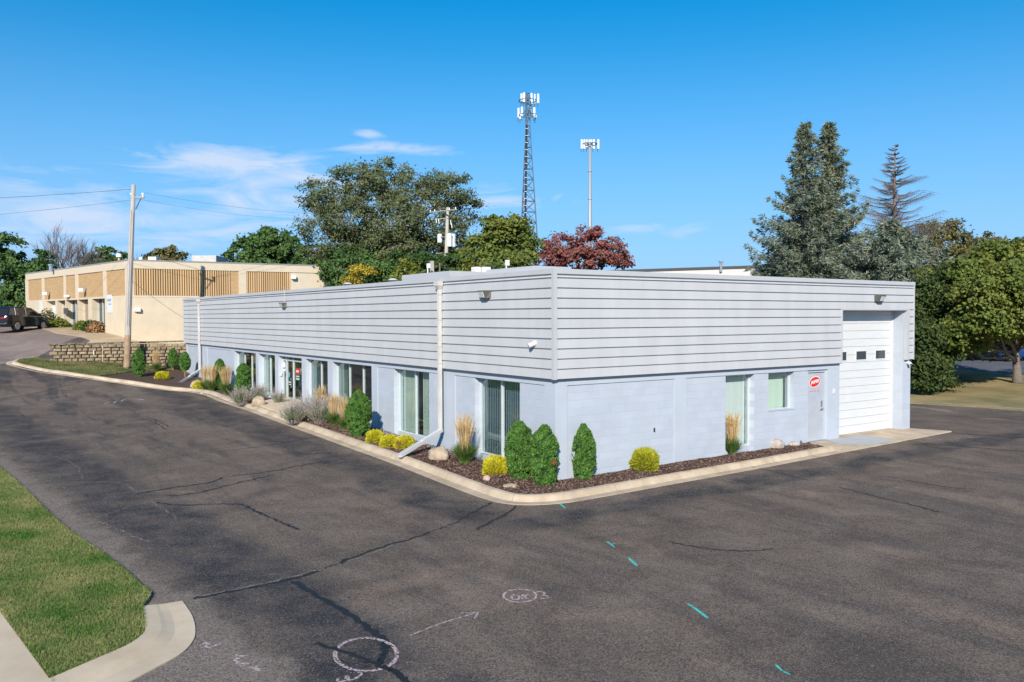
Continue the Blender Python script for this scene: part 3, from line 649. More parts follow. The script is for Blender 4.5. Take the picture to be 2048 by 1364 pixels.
c = pt(864, 522, 28.5); pb = MB(); pb.box((c[0]-.05, c[1]-.05, 4.9), (c[0]+.05, c[1]+.05, c[2])); pb.build('roof_post', M['wood'], BD)
# windows on the left side
def blinds(par, axis, a, b, plane, z0, z1, m, pitch=.09, ang=.5):
    mb = MB(); n = int((b-a)/pitch)
    for i in range(n):
        c = a+pitch*(i+.5); h = pitch*.52; dx, dy = math.cos(ang)*h, math.sin(ang)*h
        if axis == 1: P = [(plane-dy, c-dx, z0), (plane+dy, c+dx, z0), (plane+dy, c+dx, z1), (plane-dy, c-dx, z1)]
        else: P = [(c-dx, plane-dy, z0), (c+dx, plane+dy, z0), (c+dx, plane+dy, z1), (c-dx, plane-dy, z1)]
        mb.poly(P)
    return mb.build('blind', m, par)
def window(axis, a, b, plane, z0, z1, mull, gm, bl=(), fr=.045):
    def bb(mb, p, q, d0, d1, e, f):
        if axis == 1: mb.box((d0, p, e), (d1, q, f))
        else: mb.box((p, d0, e), (q, d1, f))
    f = MB(); d0, d1 = plane-.03, plane+.04
    bb(f, a, a+fr, d0, d1, z0, z1); bb(f, b-fr, b, d0, d1, z0, z1); bb(f, a+fr, b-fr, d0, d1, z0, z0+fr); bb(f, a+fr, b-fr, d0, d1, z1-fr, z1)
    for mu in mull: bb(f, mu-fr*.7, mu+fr*.7, d0-.005, d1+.005, z0+fr, z1-fr)
    fo = f.build('window', M['alum'], BD)
    g = MB(); edges = [a+fr]+sorted(mull)+[b-fr]
    for i in range(len(edges)-1): bb(g, edges[i], edges[i+1], plane, plane+.006, z0+fr, z1-fr)
    g.build('pane', gm, fo)
    for (p, q, m, an) in bl: blinds(fo, axis, p, q, plane+.13, z0+.03, z1-.02, m, .09, an)
    return fo
pl = .37
my = lambda u: float(hit(u, 760, 0, pl)[1])
ztop = 2.368
window(1, 1.68, 3.92, pl, .2, ztop, [my(1005)], M['glass'], [(1.7, 3.9, M['blind'], .3)])
window(1, 6.6, 9.04, pl, .24, ztop, [my(832.5)], M['glass'], [(my(832.5)+.05, 9.0, M['blindg'], .12), (6.65, my(832.5)-.14, M['blindg'], .12)])
window(1, 10.74, 14.29, pl, .3, ztop, [my(700.5), my(728)], M['glassd'], [(my(690), 14.27, M['blindg'], .12)])
window(1, 14.77, 17.17, pl, .4, ztop, [my(644)], M['glassd'], [(my(634), 17.15, M['blind'], .12)])
window(1, 21.0, 23.39, pl, .5, ztop, [my(542)], M['glass'], [(my(540), 23.36, M['blindg'], .15)])
window(1, 23.79, 27.34, pl, .55, ztop, [my(491), my(505)], M['glassd'], [(my(487), 27.3, M['blindg'], .12)])
# front entrance: sidelights and glass door
zf_ = G(-1, 19)+.13
f = MB(); yd = [my(x) for x in (574.6, 588, 603.8)]
for y in (17.64, yd[1], yd[0], 20.54): B(f, pl-.04, pl+.05, y-.035, y+.035, zf_, ztop)
B(f, pl-.035, pl+.045, 17.6, 20.56, 2.16, 2.23); B(f, pl-.036, pl+.045, 17.6, 20.56, zf_, zf_+.12); B(f, pl-.034, pl+.044, 17.6, 20.56, ztop-.04, ztop)
ent = f.build('entrance_door', M['alum'], BD)
g = MB(); B(g, pl, pl+.006, 17.66, 20.52, zf_+.12, ztop-.04); g.build('pane', M['glassd'], ent)
hd = MB().tube([(pl-.09, yd[1]+.12, 1.0), (pl-.09, yd[1]+.12, 1.45)], .018, 8); hd.build('handle', M['chrome'], ent)
def flat_text(txt, size, origin, xdir, up, m, parent, name, ext=.001, bold=0, shear=0):
    cu = bpy.data.curves.new(name, 'FONT'); cu.body = txt; cu.size = size; cu.extrude = ext; cu.offset = bold; cu.shear = shear; cu.align_x = 'CENTER'; cu.align_y = 'CENTER'
    o = bpy.data.objects.new('tmp', cu); COL.objects.link(o); bpy.context.view_layer.update()
    me = bpy.data.meshes.new_from_object(o); bpy.data.objects.remove(o)
    X = Vector(xdir).normalized(); Z = Vector(up).normalized(); Nn = X.cross(Z)
    T = Matrix(((X.x, Z.x, Nn.x, origin[0]), (X.y, Z.y, Nn.y, origin[1]), (X.z, Z.z, Nn.z, origin[2]), (0, 0, 0, 1))); me.transform(T); me.name = name
    return link(name, me, m, parent)
st = pl-.012; sy = (yd[1]+yd[2])/2
st_ = MB(); B(st_, st, st+.01, sy-.19, sy+.19, 1.62, 1.88); sg = st_.build('door_sticker', M['red'], ent)
flat_text('JASPER', .11, (st-.004, sy, 1.75), (0, -1, 0), (0, 0, 1), M['whitesign'], ent, 'lettering', bold=.004)
st_ = MB(); B(st_, st, st+.008, sy-.18, sy+.18, 1.50, 1.56); B(st_, st, st+.008, sy-.18, sy+.18, 1.38, 1.46); build_each(st_, 'notice', mat('pale_green_notice', (.35, .6, .55), .6), ent)
sy2 = (yd[0]+yd[1])/2; st_ = MB(); B(st_, st, st+.008, sy2-.05, sy2+.22, 1.20, 1.24); B(st_, st, st+.008, sy2-.02, sy2+.18, 1.10, 1.13); build_each(st_, 'notice', M['whitesign'], ent)
st_ = MB().loft([[(st+dx, sy2+.2+.13*math.cos(t), 1.55+.13*math.sin(t)) for t in [k*math.pi/6 for k in range(12)]] for dx in (0, .006)]); st_.build('notice', mat('blue_decal', (.20, .36, .52), .6), ent)
st_ = MB().loft([[(st+dx-.02, yd[0]+.33+.16*math.cos(t), 1.93+.16*math.sin(t)) for t in [k*math.pi/6 for k in range(12)]] for dx in (0, .02)]); B(st_, st-.02, st, yd[0]+.18, yd[0]+.5, 1.68, 1.84); st_.build('notice', M['panel'], ent)
wb = MB(); B(wb, .2, .27, 20.50, 20.568, 1.45, 1.6); wb.build('doorbell', M['white'], BD)
# windows on the right side
pr = .36
mx_ = lambda u: float(hit(u, 760, 1, pr)[0])
window(0, 6.35, 7.6, pr, .22, ztop, [], M['glass'], [(6.38, mx_(1491)+.14, M['blindw'], -.25)])
window(0, 8.25, 9.49, pr, 1.19, ztop, [], M['glass'], [(8.28, mx_(1571)+.12, M['blindg'], -.25)])
sill = MB(); B(sill, 8.22, 9.52, .14, .33, 1.192, 1.215); sill.build('sill', M['trim'], BD)
# man door
d = MB(); B(d, 10.24, 11.09, .24, .29, .10, 2.28); dr = d.build('door', M['doorp'], BD, bevel=.004)
fr = MB(); B(fr, 10.15, 10.235, .19, .288, .09, 2.36); B(fr, 11.095, 11.17, .19, .288, .09, 2.36); B(fr, 10.235, 11.095, .19, .288, 2.29, 2.36); fr.build('door_frame', M['trim'], BD)
kn = MB(); B(kn, 10.94, 11.03, .225, .24, 1.17, 1.36); kn.tube([(10.985, .235, 1.1), (10.985, .17, 1.1)], .022, 8); kn.tube([(10.985, .175, 1.1), (10.87, .175, 1.1)], .014, 8); kn.cyl((10.985, .2, 1.07), .03, .06, 10); kn.build('handle', M['chrome'], dr)
cx, cz = 10.62, 1.98
ov = lambda rx, rz, y, sh=0.0: [[(cx+rx*math.cos(t)*1+0, yy, cz+rz*math.sin(t)+sh*rx*math.cos(t)) for t in [k*math.pi/20 for k in range(40)]] for yy in (y, y+.003)]
MB().loft(ov(.285, .175, .232, .12)).build('sign', M['whitesign'], dr); MB().loft(ov(.262, .155, .228, .12)).build('sign', M['red'], dr)
flat_text('JASPER', .135, (cx, .225, cz), (1, 0, .13), (-.13, 0, 1), M['whitesign'], dr, 'lettering', bold=.004, shear=.25)
for word in (((-.25, -.18), (-.16, -.12), (-.10, -.04), (-.02, .02), (.03, .06)), ((.13, .16), (.18, .25))):
    sm = MB()
    for a, b in word: sm.box((cx+a, .237, 1.665), (cx+b, .2395, 1.705))
    sm.build('lettering', M['redfade'], dr)
nm = MB()
for a, b, z0, z1 in ((-.12, .12, 1.50, 1.515), (-.15, -.10, 1.50, 1.45), (.10, .2, 1.57, 1.585), (-.14, .1, 1.435, 1.445), (-.14, .1, 1.16, 1.17), (-.145, -.135, 1.16, 1.44), (.1, .11, 1.16, 1.44)): nm.box((cx+a, .237, min(z0, z1)), (cx+b, .2393, max(z0, z1)))
nm.build('outline', M['greymark'], dr)
th_ = MB(); B(th_, 10.2, 11.13, .15, .30, .088, .105); th_.build('threshold', M['chrome'], BD)
kp = MB(); B(kp, 11.42, 11.52, .10, .1279, 1.56, 1.72); kp.box((11.44, .09, 1.585), (11.5, .10, 1.62)); kp.build('keypad', M['white'], BD, bevel=.005)
ol = MB(); B(ol, 3.49, 3.54, .14, .156, .96, 1.07); ol.build('vent_slot', M['dark'], BD)
# garage door
gy = .53; gz0, gz1 = .085, 4.262
gd = MB(); z = gz0; i = 0
while z < gz1-.02:
    t = min(z+.267, gz1); gro = .022 if i % 2 else .012
    prof = [(gy, z+gro), (gy+.022, z+gro), (gy+.022, z), (gy+.05, z), (gy+.05, t), (gy, t)]
    gd.loft([[(x, d, h) for d, h in prof] for x in (11.79, 15.40)]); z += .267; i += 1
gdo = gd.build('garage_door', M['white'], BD)
wz = lambda v: float(hit(1722, v, 1, gy)[2]); wx = lambda u: float(hit(u, 710, 1, gy)[0])
w0, w1 = wz(719), wz(702.5)
x1, x2 = wx(1712.3), wx(1732); stp = wx(1751)-x1
for k in (-2, -1, 0, 1):
    a, b = x1+stp*k, x2+stp*k
    if a < 11.8: continue
    fo = MB(); B(fo, a-.03, b+.03, gy-.012, gy+.0, w0-.03, w0); B(fo, a-.03, b+.03, gy-.012, gy, w1, w1+.03); B(fo, a-.03, a, gy-.012, gy, w0, w1); B(fo, b, b+.03, gy-.012, gy, w0, w1)
    fw = fo.build('window', M['white'], gdo); B2 = MB(); B(B2, a, b, gy-.006, gy-.002, w0, w1); B2.build('pane', mat('tinted_pane', (.05, .06, .07), .12, spec=.6), fw)
jb = MB(); B(jb, 15.40, 15.459, gy-.03, gy+.1, -.1, 4.262); B(jb, 11.78, 15.46, gy+.052, gy+.2, -.1, 4.5); jb.build('door_stop', M['white'], BD)
hb = MB(); B(hb, 11.76, 15.46, .13, gy+.25, 4.264, 4.5); hb.build('lintel', M['trim'], BD)
# wall pack lights
def wallpack(c, axis):
    r = BD; mb = MB()
    o = np.array(c); 
    def T(a, d, z): return (o[0]+a, o[1]-d, o[2]+z) if axis == 0 else (o[0]-d, o[1]-a, o[2]+z)
    A = [T(-.19, 0, .11), T(.19, 0, .11), T(.19, 0, -.10), T(-.19, 0, -.10)]; Bq = [T(-.17, .23, .10), T(.17, .23, .10), T(.12, .13, -.12), T(-.12, .13, -.12)]
    mb.loft([A, Bq]); w = mb.build('wall_light', M['fixture'], BD, bevel=.01)
    C1 = [T(-.13, .222, .065), T(.13, .222, .065), T(.095, .146, -.09), T(-.095, .146, -.09)]; C2 = [(p[0]-(.02 if axis else 0), p[1]-(0 if axis else .02), p[2]) for p in C1]
    MB().loft([C1, C2]).build('lens', M['lens'], w)
    return w
wallpack((0, 3.0, 4.70), 1); wallpack((0, 19.2, 4.62), 1); wallpack((13.68, 0, 4.66), 0)
cd = MB().tube([(-.012, 19.25, 4.72), (-.012, 19.25, 5.25), (-.03, 19.25, 5.42)], .012, 6); cd.build('conduit', M['pipe'], BD)
# cameras
def dome(c, axis):
    mb = MB(); o = Vector(c); rings = []
    dv = Vector((0, -1, 0)) if axis == 0 else Vector((-1, 0, 0)); t = Vector((0, 0, 1)); s = dv.cross(t)
    for d, r in ((0, .075), (.05, .075), (.055, .055)): rings.append([o+dv*d+(s*math.cos(a)+t*math.sin(a))*r for a in [k*math.pi/7 for k in range(14)]])
    mb.loft(rings); w = mb.build('security_camera', M['white'], BD)
    e = o+dv*.09+t*-.03; bm = MB(); rr = []
    dd = (dv+Vector((0, 0, -.45))+s*.5).normalized(); a1 = dd.cross(t).normalized(); a2 = dd.cross(a1)
    for d, r in ((-.04, .02), (-.03, .055), (.03, .062), (.09, .06), (.10, .045)): rr.append([e+dd*d+(a1*math.cos(a)+a2*math.sin(a))*r for a in [k*math.pi/6 for k in range(12)]])
    bm.loft(rr); bm.build('housing', M['white'], w, smooth=False)
    MB().loft([[e+dd*d+(a1*math.cos(a)+a2*math.sin(a))*.035 for a in [k*math.pi/6 for k in range(12)]] for d in (.1, .106)]).build('lens', M['dark'], w)
dome((0, .79, 3.42), 1); dome((15.72, .13, 2.44), 0)
# downspouts
def downspout(y, zb, zo, out, yo):
    """leader head under the cap, square pipe down the siding, long open leg over the kerb"""
    mb = MB(); x = -.035
    mb.loft([[(-.19, y-.12, 5.14), (-.01, y-.12, 5.14), (-.01, y+.12, 5.14), (-.19, y+.12, 5.14)], [(-.19, y-.12, 5.02), (-.01, y-.12, 5.02), (-.01, y+.12, 5.02), (-.19, y+.12, 5.02)], [(-.12, y-.055, 4.9), (-.01, y-.055, 4.9), (-.01, y+.055, 4.9), (-.12, y+.055, 4.9)]])
    mb.box((-.115, y-.055, zb+.05), (-.015, y+.055, 4.9))
    for z in (4.75, 4.0, 3.2, 2.7): mb.box((-.12, y-.07, z), (-.01, y+.07, z+.03))
    mb.box((-.123, y-.003, zb+.2), (-.1149, y+.003, 4.85))
    ds = mb.build('downspout', M['pipe'], BD, bevel=0)
    # leg
    a = Vector((-.06, y, zb+.06)); e = Vector((out, yo, zo)); d = (e-a).normalized(); sd = d.cross(Vector((0, 0, 1))).normalized(); up = sd.cross(d)
    lg = MB(); h, ww = .05, .06
    def ring(p, hh, w2): return [p+sd*w2-up*hh, p+sd*w2+up*hh, p-sd*w2+up*hh, p-sd*w2-up*hh]
    lg.loft([ring(a-d*.06, h, ww), ring(a+(e-a)*.45, h, ww)])
    m0 = a+(e-a)*.40; 
    for sg in (1, -1): lg.loft([[q+sd*sg*.07-up*.05, q+sd*sg*.07+up*.04, q+sd*sg*.064+up*.04, q+sd*sg*.064-up*.05] for q in (m0, e)])
    lg.loft([[q+sd*.07-up*.057, q+sd*.07-up*.049, q-sd*.07-up*.049, q-sd*.07-up*.057] for q in (m0, e)])
    lg.build('leg', mat('bright_downspout_paint', (.55, .56, .56), .5), ds)
    return ds
e1 = pt(800, 914, 24.2); e1 = hit(799, 916, 0, -1.72)
downspout(5.54, .62, G(-1.7, 4.9)+.20, -1.78, 4.83)
downspout(33.62, 1.0, float(hit(352, 770, 0, -1.8)[2]), -1.8, float(hit(352, 770, 0, -1.8)[1]))
# ------------------------------------------------------------------ retaining wall of split-face blocks
def rock_block(mb, c, sx, sy, sz, ang, rr):
    n = len(mb.v); ca, sa = math.cos(ang), math.sin(ang)
    # bevelled, uneven front
    pts = []
    for (a, b, z) in ((-.5, -.5, -.5), (.5, -.5, -.5), (.5, .5, -.5), (-.5, .5, -.5), (-.5, -.5, .5), (.5, -.5, .5), (.5, .5, .5), (-.5, .5, .5)):
        k = .94 if b < 0 else 1
        pts.append((a*sx*k, b*sy, z*sz*k))
    f = [(-.30+rr.uniform(-.06, .06), -.5-.22*rr.uniform(.3, 1.2), -.3), (.30+rr.uniform(-.06, .06), -.5-.22*rr.uniform(.3, 1.2), -.3), (.30, -.5-.22*rr.uniform(.3, 1.2), .28), (-.30, -.5-.22*rr.uniform(.3, 1.2), .3)]
    pts += [(a*sx, b*sy*1.0, z*sz) for a, b, z in f]
    for x, y, z in pts: mb.v.append((c[0]+x*ca-y*sa, c[1]+x*sa+y*ca, c[2]+z))
    mb.f += [tuple(n+i for i in q) for q in ((3, 2, 1, 0), (4, 5, 6, 7), (1, 2, 6, 5), (2, 3, 7, 6), (3, 0, 4, 7), (0, 1, 9, 8), (1, 5, 10, 9), (5, 4, 11, 10), (4, 0, 8, 11), (8, 9, 10, 11))]
RW = thing('retaining_wall', (float(RL[0]), float(RL[1]), 1.2), 'low retaining wall of tan split face blocks behind the utility pole', 'retaining wall')
rr = random.Random(3); mb = MB(); d = RR[:2]-RL[:2]; Lw = float(np.linalg.norm(d)); ang = math.atan2(d[1], d[0])
row = 0; z = .5
while z < 2.42:
    x = -.22*(row % 2)
    while x < Lw+.3:
        bw = rr.choice((.32, .42, .46)); t = (x+bw/2)/Lw; top = 2.47+.1*t
        if z+.2 <= top+.05 and x+bw > 0:
            c = RL[:2]+d*t; back = .012*row; rock_block(mb, (c[0]-math.sin(ang)*(-back)*-1, c[1]+math.cos(ang)*back, z+.1), bw-.03, .3, .178, ang, rr)
        x += bw
    z += .2; row += 1
mb.build('block_courses', mat('split_face_block', (.22, .165, .105), .95, col2=(.36, .28, .18), vscale=2.2, detail=8, bump=.025, bscale=14, island=.16), RW)
mb = MB(); 
for i in range(int(Lw/.5)+1):
    t = (i*.5)/Lw; c = RL[:2]+d*t
    rock_block(mb, (c[0], c[1]+.12, 2.49+.1*t+.04), .49, .42, .09, ang, rr)
mb.build('cap_course', mat('wall_cap_block', (.20, .165, .12), .95, var=.15, vscale=4, island=.12), RW)
for u, vt, vb, dd in ((205.5, 692, 719, 47.6), (187.5, 700, 706, 47.9)):
    t = pt(u, vt, dd); b_ = pt(u, vb, dd); o = MB().tube([(b_[0], b_[1], b_[2]-.1), tuple(t)], .028, 6).build('marker_stake', mat('stake_wood', (.55, .40, .24), .9) if vb > 710 else M['white'])
    tag(o, 'thin tan wooden stake leaning before the retaining wall' if vb > 710 else 'short white marker post before the retaining wall', 'stake')
# ------------------------------------------------------------------ neighbouring cream building
NB = thing('neighbour_building', (float(A0[0]), float(A0[1]), 2.5), 'long cream office building with tan slatted upper panels on the rise at left', 'building')
cream = mat('cream_paint', (.60, .50, .36), .85, var=.05, vscale=1.2, bump=.004, bscale=40); creamd = mat('cream_parapet', (.60, .51, .38), .85, var=.04)
tanp = mat('tan_panel', (.46, .30, .15), .85, var=.12, vscale=3, stretch=(.4, .4, 5)); slat = mat('tan_slat', (.56, .37, .19), .85, island=.12); slatback = mat('slat_backing', (.22, .14, .07), .95)
gutter = mat('roof_edge_metal', (.26, .25, .24), .6)
def frame_of(a, b):
    a = np.array(a[:2]); b = np.array(b[:2]); e = (b-a)/np.linalg.norm(b-a); nrm = np.array((e[1], -e[0]))
    return a, e, nrm, float(np.linalg.norm(b-a))
class Face:
    def __init__(s, a, b, flip=1):
        s.a, s.e, s.n, s.L = frame_of(a, b)
        if np.dot(s.n, CP[:2]-s.a) < 0: s.n = -s.n
    def at(s, u, v=600):
        d = ray(u, v); # parameter along the wall seen at pixel column u
        A_ = np.array([[s.e[0], -d[0]], [s.e[1], -d[1]]]); r = np.linalg.solve(A_, CP[:2]-s.a); return float(r[0]), float(CP[2]+d[2]*r[1])
    def box(s, mb, x0, x1, d0, d1, z0, z1):
        q = lambda x, dd, z: (s.a[0]+s.e[0]*x+s.n[0]*dd, s.a[1]+s.e[1]*x+s.n[1]*dd, z)
        n = len(mb.v); mb.v += [q(x0, d0, z0), q(x1, d0, z0), q(x1, d1, z0), q(x0, d1, z0), q(x0, d0, z1), q(x1, d0, z1), q(x1, d1, z1), q(x0, d1, z1)]
        mb.f += [tuple(n+i for i in f) for f in ((0, 3, 2, 1), (4, 5, 6, 7), (0, 1, 5, 4), (1, 2, 6, 5), (2, 3, 7, 6), (3, 0, 4, 7))]; return mb
FR, FL = Face(A0, AR), Face(A0, AL)
ZT, ZB2 = 7.87, .6
ZM = FR.at(300, 594.5)[1]; ZS = FR.at(300, 537.5)[1]
pj = FR.at(478)[0]; pk = FR.at(493.5)[0]; pe = FR.at(581)[0]; ps = FR.at(462)[0]
m_ = MB(); FR.box(m_, .0, FR.L*1.5, -.6, -.02, ZB2, ZM); m_.build('wall', cream, NB)
m_ = MB(); FR.box(m_, -.02, FR.L*1.5, -.6, .0, ZM, ZM+.12); FR.box(m_, -.02, .28, -.6, -.001, ZM+.12, ZS); FR.box(m_, pj, pk, -.6, .02, ZM+.12, ZS); FR.box(m_, pe, FR.L*1.5, -.6, -.05, ZM+.12, ZS); FR.box(m_, -.03, FR.L*1.5, -.6, .01, ZS, ZT); m_.build('wall_band', creamd, NB)
m_ = MB(); FR.box(m_, .281, pj-.001, -.6, -.14, ZM+.12, ZS); FR.box(m_, pk, pe, -.6, -.14, ZM+.121, ZS-.001); m_.build('slat_backing', slatback, NB)
m_ = MB(); FR.box(m_, ps, pj-.004, -.139, -.05, ZM+.125, ZS-.002); m_.build('tan_panel', tanp, NB)
m_ = MB(); x = .3
while x < ps-.05: FR.box(m_, x, x+.085, -.139, -.03, ZM+.13, ZS-.003); x += .152
m_.build('slat_screen', slat, NB); m_ = MB(); x = pk+.03
while x < pe-.05: FR.box(m_, x, x+.085, -.139, -.03, ZM+.13, ZS-.003); x += .152
m_.build('slat_screen', slat, NB)
m_ = MB(); FR.box(m_, -.04, FR.L*1.5, -.62, .03, ZT, ZT+.09); FL.box(m_, .05, FL.L, -.62, .03, ZT+.001, ZT+.091); m_.build('roof_edge', gutter, NB)
m_ = MB(); FR.box(m_, 0, FR.L*1.5, -18, -.65, ZT-.4, ZT-.2); FR.box(m_, 0, FR.L*1.5, -18, -17.7, 0, ZT-.4); m_.build('roof', M['roof'], NB)
# left face
xs = [FL.at(u)[0] for u in (258, 250.5, 212.5, 206.5, 156, 151, 131, 127.5, 88, 84, 56, 51)]
zH = ZM-.02
m_ = MB(); FL.box(m_, .0, FL.L, -.6, .002, ZM, ZM+.12); FL.box(m_, .001, FL.L, -.6, .012, ZS, ZT-.001)
for a, b in ((0, 1), (2, 3), (4, 5), (6, 7), (8, 9), (10, 11)): FL.box(m_, xs[a]+.001, xs[b], -.6, .003, ZM+.12, ZS)
m_.build('wall_band', creamd, NB)
m_ = MB()
for a, b in ((1, 2), (3, 4), (5, 6), (7, 8), (9, 10)): FL.box(m_, xs[a]+.002, xs[b]-.002, -.6, -.06, ZM+.121, ZS-.001)
m_.build('tan_panel', tanp, NB)
op = [(192.5, 209.5), (163.5, 176), (139, 154.5), (121.5, 130), (93, 110.5)]
m_ = MB(); x = .0
for i, (u0, u1) in enumerate(op):
    b = FL.at(u1)[0]; a = FL.at(u0)[0]; lo, hi = min(a, b), max(a, b)
    lo2 = lo; hi2 = hi+.9
    FL.box(m_, x+.0005, lo2, -.6, -.001, ZB2, ZM); x = hi2 if i < 4 else hi
FL.box(m_, x, FL.L, -.6, -.001, ZB2, ZM); build_each(m_, 'wall', cream, NB)
dk = mat('storefront_glass', (.035, .045, .04), .08, spec=.8); dk2 = mat('bright_storefront', (.42, .5, .6), .25, col2=(.75, .78, .8), vscale=2.5, spec=.6); tanr = mat('tan_reveal', (.32, .24, .15), .9)
for i, (u0, u1) in enumerate(op):
    b = FL.at(u1)[0]; a = FL.at(u0)[0]; lo, hi = min(a, b), max(a, b); top = ZM-.05 if i else ZM-.02
    if i < 4: hi += .9
    w = MB(); FL.box(w, lo, hi, -.62, -.5, ZB2, top); o = w.build('door' if i == 2 else 'window', dk2 if i == 4 else (tanr if i in (1, 3) else dk), NB)
    f = MB(); n = 3 if i in (0, 2) else 2
    for k in range(n+1):
        xx = lo+(hi-lo)*k/n; FL.box(f, xx-.05, xx+.05, -.5, -.42, ZB2, top-.001)
    f.build('frame', M['alum'], o)
def small(face, u, v, w, h, dep, m, name, extra=None):
    x, z = face.at(u, v); mb = MB(); face.box(mb, x-w/2, x+w/2, .013 if z > ZM else .0, dep, z-h/2, z+h/2); return mb.build(name, m, NB)
for u, v in ((99, 586), (171.5, 579)):
    x, z = FL.at(u, v); l = MB(); FL.box(l, x-.06, x+.06, -.06, .35, z+.05, z+.13); o = l.build('wall_lamp', M['steel'], NB)
    l = MB(); FL.box(l, x-.16, x+.16, .2, .5, z-.2, z+.08); l.build('shade', M['panel'], o, bevel=.03)
small(FL, 137.5, 592, .45, .16, .3, M['panel'], 'wall_light'); small(FR, 274, 619.5, .38, .24, .22, M['panel'], 'vent_hood'); small(FR, 586, 554.5, .3, .26, .26, M['panel'], 'wall_light')
x, z = FL.at(219, 604); l = MB(); FL.box(l, x-.55, x+.45, .0, .03, z-.75, z+.5); sn = l.build('wall_sign', mat('grey_white_sign', (.62, .62, .62), .6), NB)
l = MB(); FL.box(l, x-.4, x+.35, .03, .035, z+.04, z+.22); FL.box(l, x-.4, x+.1, .03, .035, z-.2, z-.1); build_each(l, 'lettering', mat('sign_grey', (.3, .33, .4), .7), sn)
small(FL, 82, 612, .7, .9, .03, mat('pale_notice', (.62, .63, .6), .6), 'wall_sign')
small(FL, 134.5, 622, .5, .45, .2, M['fixture'], 'mailbox')
def roofbox(u0, u1, vt, d, dep, m, name, zb=ZT-.3):
    a = pt(u0, vt, d); b = pt(u1, vt, d); mb = MB(); e = (b-a)[:2]; l = np.linalg.norm(e); e = e/l; nn = np.array((-e[1], e[0])); nn = nn if np.dot(nn, Fv[:2]) > 0 else -nn
    P = [a[:2], a[:2]+e*l, a[:2]+e*l+nn*dep, a[:2]+nn*dep]; mb.loft([[(p[0], p[1], zb) for p in P], [(p[0], p[1], a[2]) for p in P]]); return mb.build(name, m, NB, bevel=.02)
roofbox(383, 432, 511, 66, 2.4, mat('rooftop_unit_paint', (.50, .48, .45), .6, var=.08), 'rooftop_unit'); roofbox(296, 312, 513.5, 62, .9, M['panel'], 'rooftop_unit'); roofbox(278, 284, 514.5, 60, .3, M['panel'], 'roof_vent')
x_ = pt(101.5, 530, 66); MB().cyl((x_[0], x_[1], ZT-.1), .14, x_[2]-ZT+.1, 10).cyl((x_[0], x_[1], x_[2]-.05), .2, .12, 10).build('roof_vent', M['chrome'], NB)
x_ = pt(238, 508, 60); MB().cyl((x_[0], x_[1], ZT-.1), .09, x_[2]-ZT-.1, 8).build('flue_pipe', mat('flue', (.55, .36, .16), .7), NB); MB().cyl((x_[0], x_[1], x_[2]-.22), .2, .25, 12, .16).build('flue_cap', M['panel'], NB)
# ------------------------------------------------------------------ white building beyond the trees, right
W0, W1, W2 = pt(1200, 541, 80), pt(1540, 529, 72), pt(2300, 560, 96)
WB = thing('white_building', (float(W1[0]), float(W1[1]), .6), 'long whitish flat roofed building far behind the spruces and maples', 'building')
whs = mat('off_white_siding', (.66, .60, .56), .8, var=.06, vscale=1.5, stretch=(1, 1, 6))
for a, b in ((W0, W1), (W1, W2)):
    F_ = Face(a, b); zt = float(a[2]) if a is W0 else float(W1[2])
    m_ = MB(); F_.box(m_, 0 if a is W0 else .3, F_.L, -.4, 0, -.5, zt-.25); m_.build('wall', whs, WB); m_ = MB(); F_.box(m_, 0 if a is W0 else .3, F_.L, -.41, .05, zt-.25, zt); m_.build('roof_edge', M['roof'] if a is W0 else M['cap'], WB)
F_ = Face(W1, W2); m_ = MB()
for u in (1885, 1945, 2010): 
    x = F_.at(u)[0]; F_.box(m_, x-1.4, x+1.4, .0, .06, .4, 3.4)
build_each(m_, 'overhead_door', mat('grey_shutter', (.42, .42, .44), .6), WB)
x_ = pt(1442, 524, 74); MB().cyl((x_[0], x_[1], 8), .12, x_[2]-8, 8).cyl((x_[0], x_[1], x_[2]-.05), .2, .15, 8).build('roof_vent', M['steel'], WB)
# ------------------------------------------------------------------ trees
def bark_trunk(parent, base, top, r0, r1, m=None, n=8, wob=.03, name='trunk'):
    base, top = Vector(base), Vector(top); P = []; R_ = []; H = (top-base).length
    for i in range(9):
        t = i/8; P.append(base.lerp(top, t)+Vector((random.uniform(-1, 1), random.uniform(-1, 1), 0))*wob*H*.15*(t > 0)); R_.append((r0*(1.35 if i == 0 else 1))*(1-t)+r1*t)
    return MB().tube(P, R_, n).build(name, m or M['bark'], parent, smooth=True)
def leafm(name, a, b, isl=.35, vs=.5, tr=.3): return mat(name, a, .65, spec=.25, col2=b, vscale=vs, detail=4, island=isl, trans=tr)
LM = dict(locust=leafm('locust_leaf', (.10, .125, .05), (.19, .205, .09)), green=leafm('round_tree_leaf', (.06, .12, .03), (.115, .19, .05)), maple=leafm('maple_leaf', (.11, .155, .028), (.225, .235, .05)),
          red=leafm('red_maple_leaf', (.31, .075, .08), (.24, .13, .09), vs=.7), yellow=leafm('yellow_leaf', (.48, .32, .02), (.55, .42, .05)), ygreen=leafm('yellow_green_leaf', (.13, .18, .025), (.22, .23, .04)),
          dark=leafm('dark_leaf', (.035, .075, .022), (.075, .13, .03)), olive=leafm('olive_leaf', (.10, .11, .03), (.20, .17, .06)), spruce=leafm('spruce_needle', (.12, .155, .10), (.24, .27, .19), .5, 1.2, .12), spruceg=leafm('green_spruce_needle', (.12, .15, .085), (.25, .27, .17), .5, 1.2, .12))
